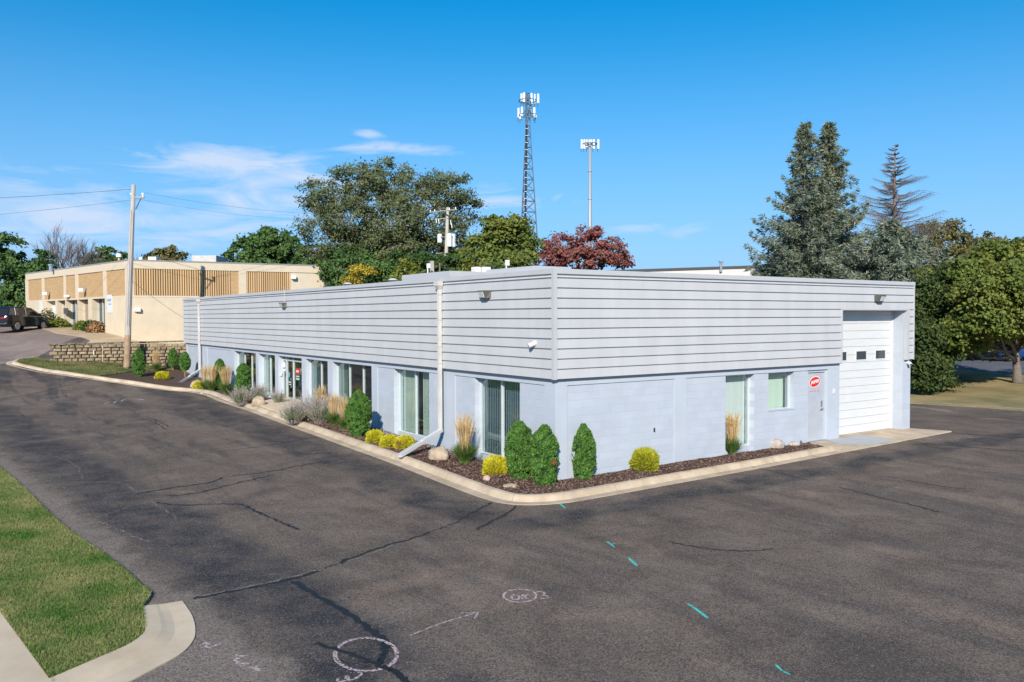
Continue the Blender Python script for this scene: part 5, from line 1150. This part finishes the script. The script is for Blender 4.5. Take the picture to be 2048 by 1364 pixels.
# loose mulch chips
def chips(name, poly_pts, n, size, m, zf, kind_label, aspect=.35):
    P = np.array(poly_pts)
    x0, y0 = P.min(0); x1, y1 = P.max(0); pts = []
    while len(pts) < n:
        c = rng.uniform((x0, y0), (x1, y1), size=(n*2, 2)); j = len(P)-1; ins = np.zeros(len(c), bool)
        for i in range(len(P)):
            cond = ((P[i, 1] > c[:, 1]) != (P[j, 1] > c[:, 1])) & (c[:, 0] < (P[j, 0]-P[i, 0])*(c[:, 1]-P[i, 1])/(P[j, 1]-P[i, 1]+1e-12)+P[i, 0]); ins ^= cond; j = i
        pts += list(c[ins])
    pts = np.array(pts[:n]); return pts
bedpoly = [tuple(p) for p in iy if p[1] < PA-.05]+[(10.1, -.5), (10.1, .1), (.1, .1), (.1, 17.5)]
q = chips('mulch', bedpoly, 26000, .03, M['chip'], bedz, '')
gz = Garr(np.where(q[:, 0] < 0, q[:, 0], q[:, 0]), np.where(q[:, 0] < 0, q[:, 1], -1.2)); zz = np.array([bedz2 for bedz2 in [0]*len(q)], float)
k1 = np.where(q[:, 1] > .13, np.clip((q[:, 0]+1.5)/1.6, 0, 1), np.clip((q[:, 1]+.8)/.95, 0, 1))
zz = gz+.10+.07*k1+.015*np.sin(q[:, 0]*5.1+q[:, 1]*3.3)*np.sin(q[:, 1]*4.7-q[:, 0]*2)+.012
P_ = np.c_[q, zz]; n = len(q); nr = unit(rng.normal(size=(n, 3))*.45+np.array((0, 0, 1))); t_ = unit(np.cross(nr, rng.normal(size=(n, 3)))); b_ = np.cross(nr, t_); s = rng.uniform(.015, .05, (n, 1))
o = quads('mulch_chips', P_, t_*s, b_*s*.35, M['chip']); tag(o, 'dark reddish brown bark chips covering the beds round the building', 'mulch', kind='stuff')
# lawn blades, near lawn
gl = leafm('lawn_blade', (.06, .165, .02), (.30, .29, .11), .45, .8, .2)
lp = [tuple(p) for p in LAWN]; lp = [p for p in lp]
P2 = np.array(lp); far_cut = P2[:, 1].max()
q = chips('lawn', lp, 420000, .05, None, lawnz, '')
dist = np.linalg.norm(q-CP[None, :2], axis=1); keep = rng.uniform(size=len(q)) < np.clip(14/dist, .12, 1); q = q[keep]
zz = Garr(q[:, 0], q[:, 1]) if len(q) < 50000 else np.concatenate([Garr(a[:, 0], a[:, 1]) for a in np.array_split(q, 20)])
n = len(q); h = rng.uniform(.02, .048, (n, 1)); d = unit(np.c_[rng.normal(size=(n, 2))*.6, np.ones(n)]); w_ = unit(np.cross(d, rng.normal(size=(n, 3))))
o = quads('grass', np.c_[q, zz+.035+.012], d*h, w_*.0045, gl); tag(o, 'mown green lawn with straw coloured patches in the lower left corner', 'grass', kind='stuff')
q = chips('litter', lp, 1500, .05, None, None, ''); q = np.r_[q, q[:500]+np.array((.9, 0))]; zz = Garr(q[:, 0], q[:, 1]); n = len(q); nr = unit(rng.normal(size=(n, 3))*.5+np.array((0, 0, 1))); t_ = unit(np.cross(nr, rng.normal(size=(n, 3)))); b_ = np.cross(nr, t_)
o = quads('fallen_leaves', np.c_[q, zz+.075-np.where(np.arange(n) >= 1500, .062, 0)], t_*rng.uniform(.008, .022, (n, 1)), b_*.008, leafm('dry_litter', (.42, .30, .14), (.30, .19, .09))); tag(o, 'straw coloured clippings and small dry leaves scattered over the near lawn and its edge', 'leaf litter', kind='stuff')
q = chips('lawn2', isl_in+[tuple(p) for p in bnd]+[(.1, 37.6)]+[(float(p[0]), float(p[1])-.5) for p in wallline[::-1]], 26000, .05, None, islz, '')
zz = Garr(q[:, 0], q[:, 1]); n = len(q); h = rng.uniform(.04, .08, (n, 1)); d = unit(np.c_[rng.normal(size=(n, 2))*.6, np.ones(n)]); w_ = unit(np.cross(d, rng.normal(size=(n, 3))))
o = quads('grass', np.c_[q, zz+.15], d*h, w_*.014, leafm('island_grass_blade', (.08, .13, .03), (.27, .23, .10), .35, .8, .2)); tag(o, 'thin patchy grass on the island before the retaining wall', 'grass', kind='stuff')
# weeds and shrubs by the neighbour's entrance
for u, v, r, h, lb, m in ((97, 655, .9, 1.5, 'tall yellow green shrub at the nose of the parked black car', LM['olive']), (119, 655, .75, .75, 'low green shrub left of the cream building entrance', LM['ygreen']), (165, 660, .7, .7, 'small green shrub right of the cream building entrance', LM['ygreen']), (180, 662, .6, .8, 'dark green shrub beside the second cream pier', LM['dark']), (194, 665, .75, .85, 'rust brown dried shrub before the right storefront window', leafm('rust_leaf', (.30, .15, .07), (.36, .22, .10)))):
    p = gpt(u, v); b_ = (float(p[0]), float(p[1]), float(p[2])); T_ = thing('entrance_shrub', b_, lb, 'shrub', 'shrubs before the cream building'); n = 900; o_ = unit(rng.normal(size=(n, 3))); o_[:, 2] = np.abs(o_[:, 2]); P_ = np.array(b_)+o_*np.array((r, r, h))*rng.uniform(.4, 1, (n, 1)); leaves('foliage', P_, .2, m, T_, out=o_)
    MB().tube([b_, (b_[0], b_[1], b_[2]+h*.5)], .05, 5).build('stem', M['bark'], T_)
# ------------------------------------------------------------------ utility poles and wires
def at3(u, v, d): p = pt(u, v, d); return Vector((float(p[0]), float(p[1]), float(p[2])))
pb, ptp = at3(253.5, 727, 49.0), at3(267, 369.5, 49.0)
UP = thing('utility_pole', pb, 'tall bare wooden utility pole leaning slightly in front of the cream building', 'utility pole', 'wooden utility poles')
MB().tube([pb-Vector((0, 0, .3)), pb.lerp(ptp, .12), pb.lerp(ptp, .5), ptp], [.185, .175, .155, .115], 12).build('pole', M['wood'], UP, smooth=True)
MB().tube([pb-Vector((0, 0, .2)), pb.lerp(ptp, .16)], [.188, .176], 12).build('stained_butt', mat('brown_pole_butt', (.34, .24, .15), .9, var=.2, vscale=3), UP)
a = ptp-Vector((0, 0, .75)); xd = Vector((float(Rv[0]), float(Rv[1]), 0))
MB().tube([a-xd*.1, a+xd*.62], .05, 6).build('cross_arm', M['wood'], UP); MB().tube([a+xd*.1-Vector((0, 0, .7)), a+xd*.45], .03, 5).build('brace', M['steeld'], UP)
for q in (a+xd*.55+Vector((0, 0, .05)), a-xd*.12+Vector((0, 0, .05))): MB().cyl(q, .05, .12, 8).cyl(q+Vector((0, 0, .12)), .085, .09, 8).build('insulator', M['panel'], UP)
wtop1 = a+xd*.55+Vector((0, 0, .3)); 
MB().tube([at3(263, 420, 48.7), at3(255, 650, 48.7)], .012, 4).build('ground_wire', M['steeld'], UP)
p2b = at3(886, 640, 66); p2b.z = G(p2b.x, p2b.y); p2t = at3(895.5, 415, 66)
UQ = thing('utility_pole', p2b, 'wooden pole with crossarm and three white transformers behind the roof', 'utility pole', 'wooden utility poles')
MB().tube([p2b, p2t], [.2, .12], 12).build('pole', M['wood'], UQ, smooth=True)
ca, cb2 = at3(859, 425, 67.5), at3(913, 419, 64); MB().tube([ca, cb2], .055, 6).build('cross_arm', M['wood'], UQ); MB().tube([at3(874, 438.5, 66.5), at3(897, 436, 65.8)], .04, 6).build('cross_arm', M['wood'], UQ)
for t in (.04, .2, .75, .97): q = ca.lerp(cb2, t); MB().cyl(q, .04, .2, 8).build('insulator', M['panel'], UQ)
for u, v in ((872, 437), (877, 438), (901, 440), (903, 447)): q = at3(u, v, 65.8); MB().tube([q, q-Vector((-.05, 0, .35))], .035, 6).build('fuse_cutout', M['panel'], UQ)
for u0, vt, vb, dd, r in ((879.5, 469, 485, 66.3, .19), (899, 468, 493, 65.6, .19), (906, 469, 493.5, 66.1, .20)):
    b_ = at3(u0, vb, dd); t_ = at3(u0, vt, dd); o = MB().cyl(b_, r, t_.z-b_.z, 14).cyl(t_+Vector((0, 0, .001)), r*1.08, .05, 14, r*.6).build('transformer', M['panel'], UQ); MB().cyl(t_+Vector((0, 0, .05)), .035, .22, 8).build('bushing', M['fixture'], o)
MB().tube([at3(880, 474, 66.1), at3(906, 474, 65.9)], .03, 5).build('mounting_bracket', M['steel'], UQ); MB().tube([at3(872, 507, 66.4), at3(896, 505, 65.8)], .03, 5).build('cross_arm', M['wood'], UQ)
def wire(name, a, b, sag, r, label, m=None, n=24):
    P = [a.lerp(b, k/n)-Vector((0, 0, 4*sag*(k/n)*(1-k/n))) for k in range(n+1)]; o = MB().tube(P, r, 4).build(name, m or M['steeld']); return tag(o, label, 'wire', 'overhead wires')
wire('overhead_wire', wtop1, ca+Vector((0, 0, .2)), .75, .008, 'upper of the two wires spanning between the two poles', M['steel']); wire('overhead_wire', a-xd*.1, ca.lerp(cb2, .3)+Vector((0, 0, .1)), 1.0, .007, 'lower of the two wires spanning between the two poles', M['steel'])
wire('overhead_wire', ptp-Vector((0, 0, .25)), at3(-900, 395, 52), .6, .012, 'dark wire from the tall pole to the left picture edge')
wire('overhead_wire', at3(264, 400, 49), at3(-900, 455, 52), .7, .008, 'thin faint lower wire from the tall pole to the left')
wire('overhead_wire', at3(903, 470, 66), at3(1010, 545, 50), .4, .012, 'slack service wire dropping from the transformer pole to the roof'); wire('overhead_wire', at3(262, 560, 49), at3(420, 665, 53.5), .2, .010, 'service wire slanting from the tall pole across the cream wall')
# ------------------------------------------------------------------ towers
def panel_antenna(par, c, h, w_, ang, m=None):
    mb = MB(); R3 = Matrix.Translation(Vector(c)) @ Matrix.Rotation(ang, 4, 'Z'); mb.box((-w_/2, -.12, 0), (w_/2, .12, h), R3); o = mb.build('panel_antenna', m or M['panel'], par, bevel=.03); return o
dT = 150; tb_ = at3(1056, 600, dT); tb_.z = G(tb_.x, tb_.y); tt = at3(1057, 190, dT); H = tt.z-tb_.z
LT = thing('lattice_tower', tb_, 'tall tapering steel lattice tower carrying two rings of white antennas', 'cell tower')
kpx = dT/FPX; mb = MB(); zs = [tb_.z+H*k/22 for k in range(23)]
def hw(z): # half width of the triangular mast
    v = 636-(z-CP[2])/kpx; return max(.42, (5.2+(v-270)*.0585)*kpx) if v > 225 else .42
def corner(k, z): a = math.radians(100+120*k); r = hw(z)*1.12; return Vector((tb_.x, tb_.y, z))+Vector((math.cos(a), math.sin(a), 0))*r
for k in range(3): mb.tube([corner(k, z) for z in zs], [.14-.006*i*.6 for i in range(23)], 6)
for i in range(22):
    for k in range(3):
        a_, b_ = corner(k, zs[i]), corner((k+1) % 3, zs[i+1]); c_, d_ = corner((k+1) % 3, zs[i]), corner(k, zs[i+1]); mb.tube([a_, b_], .05, 4); mb.tube([c_, d_], .05, 4) if (i+k) % 2 else None; mb.tube([corner(k, zs[i+1]), b_], .05, 4)
mb.build('mast', M['steeld'], LT)
mb = MB(); mb.tube([corner(1, z)+Vector((-.2, -.2, 0)) for z in zs[:-3]], .17, 6); mb.build('cable_run', M['dark'], LT)
mb = MB()
for z in np.arange(tb_.z+2, tt.z-6, 1.25): c = corner(1, z)+Vector((-.32, -.38, 0)); mb.box((c.x-.28, c.y-.03, z), (c.x+.28, c.y+.03, z+.09))
mb.build('ladder_rungs', M['panel'], LT)
for (vt, vb, us) in ((186, 206, [(1043, 0), (1048, -4), (1063, -2), (1064.5, 6), (1070, 3), (1076.5, 2)]), (214, 235, [(1037, 2), (1041, 9), (1060.5, -3), (1068.5, 0), (1071, 10), (1044, -3)])):
    zc = at3(1056, (vt+vb)/2+4, dT).z; ring = MB(); R_ = 1.7; P = [Vector((tb_.x+R_*math.cos(a), tb_.y+R_*math.sin(a), zc-.4)) for a in [k*math.pi/3 for k in range(7)]]; ring.tube(P, .07, 5)
    for k in range(3): ring.tube([Vector((tb_.x, tb_.y, zc-.4)), P[k*2]], .07, 5); ring.tube([Vector((tb_.x, tb_.y, zc+.6)), P[k*2]], .05, 4)
    ring.build('antenna_platform', M['steeld'], LT)
    for i, (u, dv) in enumerate(us):
        q = at3(u, vb+dv*.4, dT+(-1.3 if i % 2 else 1.1)); hgt = (vb-vt)*kpx*(.95 if dv < 5 else .55); panel_antenna(LT, q, hgt, .36 if u != 1060.5 else .48, random.uniform(-.5, .9)); MB().tube([q+Vector((0, .2, -.6)), q+Vector((0, .2, hgt))], .06, 5).build('mount_pipe', M['steeld'], LT)
dM = 150; mb_ = at3(1180, 600, dM); mb_.z = G(mb_.x, mb_.y); mt = at3(1178.5, 292, dM)
MT = thing('monopole_tower', mb_, 'pale grey steel monopole with a single ring of white antennas', 'cell tower')
MB().tube([mb_, Vector((mb_.x, mb_.y, mt.z))], [.46, .26], 14).build('pole', mat('pale_galvanised_pole', (.34, .375, .40), .5, metal=.2), MT, smooth=True)
for z in (at3(1179, 400, dM).z, at3(1179, 345, dM).z): MB().cyl((mb_.x, mb_.y, z), .40, .15, 14).build('flange', M['steel'], MT)
zc = at3(1179, 290, dM).z; ring = MB(); P = [Vector((mb_.x+1.45*math.cos(a), mb_.y+1.45*math.sin(a), zc)) for a in [k*math.pi/3+.3 for k in range(7)]]; ring.tube(P, .08, 5)
for k in range(0, 6): ring.tube([Vector((mb_.x, mb_.y, zc)), P[k]], .07, 5)
ring.build('antenna_platform', M['steeld'], MT)
for i, u in enumerate((1163.5, 1168.8, 1174, 1179, 1183.5, 1187.5, 1196.5)):
    q = at3(u, 298, dM+(-1.2 if i in (0, 1, 5, 6) else 1.2)); panel_antenna(MT, q, 19*kpx, .33, random.uniform(-.3, .6)); MB().tube([q+Vector((0, .2, -.5)), q+Vector((0, .2, 1.6))], .06, 5).build('mount_pipe', M['steeld'], MT)
# ------------------------------------------------------------------ vehicles
paintb = mat('black_car_paint', (.012, .012, .014), .12, spec=.8); tyre = mat('tyre_rubber', (.018, .018, .018), .8); rim = mat('alloy_rim', (.42, .42, .42), .3, metal=.8); cg = mat('car_glass', (.02, .018, .017), .04, spec=.9); tail = mat('tail_lamp', (.35, .02, .02), .2); headm = mat('head_lamp', (.7, .7, .7), .1, spec=.8); trimc = mat('chrome_trim', (.6, .6, .6), .2, metal=1)
def suv(name, loc, rz, label, paint, L_=4.85, Wd=1.95, Ht=1.72, group=None):
    T_ = thing(name, loc, label, 'car', group); M0 = None; hL = L_/2
    # body: cross-sections along the car (x forward)
    st = [(-hL, .55, .98, .80), (-hL+.06, .38, 1.10, .90), (-hL+.5, .30, 1.16, .96), (-1.2, .27, 1.13, .975), (0, .27, 1.10, .975), (1.1, .28, 1.08, .975), (1.45, .28, 1.07, .96), (2.0, .30, 1.0, .93), (hL-.12, .36, .88, .84), (hL, .48, .76, .74)]
    rings = []
    for x, zb_, zt_, hw_ in st:
        hw_ = hw_*Wd/1.95; rings.append([(x, -hw_*.9, zb_), (x, -hw_, zb_+.12), (x, -hw_, (zb_+zt_)/2+.05), (x, -hw_*.975, zt_-.08), (x, -hw_*.88, zt_), (x, hw_*.88, zt_), (x, hw_*.975, zt_-.08), (x, hw_, (zb_+zt_)/2+.05), (x, hw_, zb_+.12), (x, hw_*.9, zb_)])
    def place(mb, nm, m, par=None, smooth=False, bevel=0):
        R3 = Matrix.Translation(Vector([float(c) for c in loc])) @ Matrix.Rotation(rz, 4, 'Z'); mb.v = [tuple(R3 @ Vector(q)) for q in mb.v]
        # parts live in the car's own frame
        return mb.build(nm, m, par or T_, smooth=smooth, bevel=bevel)
    body = place(MB().loft(rings), 'body', paint, smooth=False, bevel=.02)
    gh = [(-hL+.10, 1.08, .80, .99), (-hL+.42, Ht-.10, .70, .99), (-1.3, Ht, .72, 0), (0, Ht, .73, 0), (.45, Ht-.03, .72, 0), (1.35, 1.10, .82, 0)]
    rg = [[(-hL+.12, -.86, 1.08), (-hL+.12, .86, 1.08), (1.55, .84, 1.04), (1.55, -.84, 1.04)], [(-hL+.62, -.68, Ht-.07), (-hL+.62, .68, Ht-.07), (.35, .68, Ht-.07), (.35, -.68, Ht-.07)]]
    place(MB().loft(rg), 'glasshouse', cg, bevel=.03)
    place(MB().loft([[(-hL+.52, -.69, Ht-.08), (-hL+.52, .69, Ht-.08), (.42, .69, Ht-.08), (.42, -.69, Ht-.08)], [(-hL+.75, -.56, Ht), (-hL+.75, .56, Ht), (.1, .56, Ht), (.1, -.56, Ht)]]), 'roof', paint, bevel=.03)
    for sy in (-1, 1):
        pm = MB()
        for x0, x1 in ((-1.42, -1.34), (-.28, -.21), (1.50, .36), (-hL+.20, -hL+.62)):
            a_ = Vector((x0, sy*.855, 1.09)); b_ = Vector((x1, sy*.715, Ht-.08)); pm.tube([a_, b_], .028, 5)
        place(pm, 'window_pillars', paint); place(MB().tube([(-hL+.75, sy*.60, Ht-.01), (.1, sy*.60, Ht-.01)], .012, 5), 'roof_rail', trimc)
        mr = MB(); mr.box((.92, sy*1.0-.1, 1.12), (1.08, sy*1.0+.1, 1.26)); place(mr, 'door_mirror', paint, bevel=.03)
        for xw in (-1.45, 1.45):
            wv = MB(); wv.loft([[(xw+r*math.cos(a), sy*y, .36+r*math.sin(a)) for a in [k*math.pi/10 for k in range(20)]] for y, r in ((.74, .30), (.75, .36), (.96, .36), (.985, .33))]); w = place(wv, 'wheel', tyre)
            rm = MB(); rm.loft([[(xw+r*math.cos(a), sy*y, .36+r*math.sin(a)) for a in [k*math.pi/10 for k in range(20)]] for y, r in ((.95, .255), (.99, .25))])
            sp_ = place(rm, 'rim', M['dark'], w)
            sk = MB()
            for k in range(10): a = k*math.pi/5+(k % 2)*.15; sk.tube([(xw, sy*1.0, .36), (xw+.245*math.cos(a), sy*.995, .36+.245*math.sin(a))], .022, 4)
            sk.loft([[(xw+r*math.cos(a), sy*y, .36+r*math.sin(a)) for a in [k*math.pi/10 for k in range(20)]] for y, r in ((.985, .268), (1.0, .262), (1.0, .24))]); place(sk, 'spokes', rim, w)
            ar = MB(); ar.loft([[(xw+r*math.cos(a), sy*(.93+.0*r), .36+r*math.sin(a)) for a in [k*math.pi/10 for k in range(11)]]+[(xw+(r-.05)*math.cos(a), sy*(.93), .36+(r-.05)*math.sin(a)) for a in [k*math.pi/10 for k in range(10, -1, -1)]] for r in (.44, .441)]); 
            al = MB(); al.loft([[(xw+.43*math.cos(a), sy*y, .36+.43*math.sin(a)) for a in [k*math.pi/12 for k in range(13)]] for y in (.90, .985)], cap=False, close=False); place(al, 'wheel_arch', M['dark'])
        tl = MB(); tl.box((-hL-.005, sy*.62-.2, .86), (-hL+.12, sy*.62+.2, 1.0)); place(tl, 'tail_lamp', tail, bevel=.02)
        hl = MB(); hl.box((hL-.22, sy*.66-.16, .70), (hL-.02, sy*.66+.12, .80)); place(hl, 'headlight', headm, bevel=.02)
    pl_ = MB(); pl_.box((-hL-.02, -.26, .66), (-hL+.03, .26, .80)); place(pl_, 'number_plate', M['panel'])
    bp_ = MB(); bp_.box((-hL-.03, -.8, .50), (-hL+.1, .8, .53)); place(bp_, 'bumper_trim', trimc)
    return T_
c0, c1 = gpt(35, 665.5), pt(80, 659, 61.4); d = (c1-c0)[:2]; d = d/np.linalg.norm(d); h_ = math.atan2(d[1], d[0])
mid = c0[:2]+d*1.45; ctr = mid+np.array((-d[1], d[0]))*.97
suv('parked_car', (ctr[0], ctr[1], G(mid[0], mid[1])-.02), h_, 'glossy black SUV parked before the cream building at the left edge', paintb)
p = gpt(1935, 721); suv('parked_car', (p[0], p[1], G(p[0], p[1])+.05), -YAW+.15, 'dark blue car parked in shade behind the right maple, left one', mat('dark_blue_car_paint', (.008, .014, .035), .15, spec=.8), L_=4.8, Wd=1.9, Ht=1.6)
p = gpt(2035, 722); suv('parked_car', (p[0], p[1], G(p[0], p[1])+.05), -YAW+.15, 'blue car partly hidden by the forked maple trunk at the right edge', mat('blue_car_paint', (.008, .04, .16), .15, spec=.8), L_=4.8, Wd=1.9, Ht=1.6)

# ------------------------------------------------------------------ low tree line on the horizon
n = 16000; a = rng.uniform(-1.2, 2.6, n); rad = rng.uniform(190, 240, n); x = CP[0]+rad*np.sin(a); y = CP[1]+rad*np.cos(a); top = 6.5+1.2*np.sin(a*23)+.9*np.sin(a*57+1)+.6*np.sin(a*131); z = 1.0+rng.uniform(0, 1, n)**.8*top
d = unit(rng.normal(size=(n, 3))); w_ = unit(np.cross(d, rng.normal(size=(n, 3)))); q = quads('distant_trees', np.c_[x, y, z], d*1.3, w_*.95, leafm('distant_foliage', (.05, .08, .03), (.11, .13, .05))); tag(q, 'low far off line of trees along the horizon behind the buildings', 'distant trees', kind='stuff')
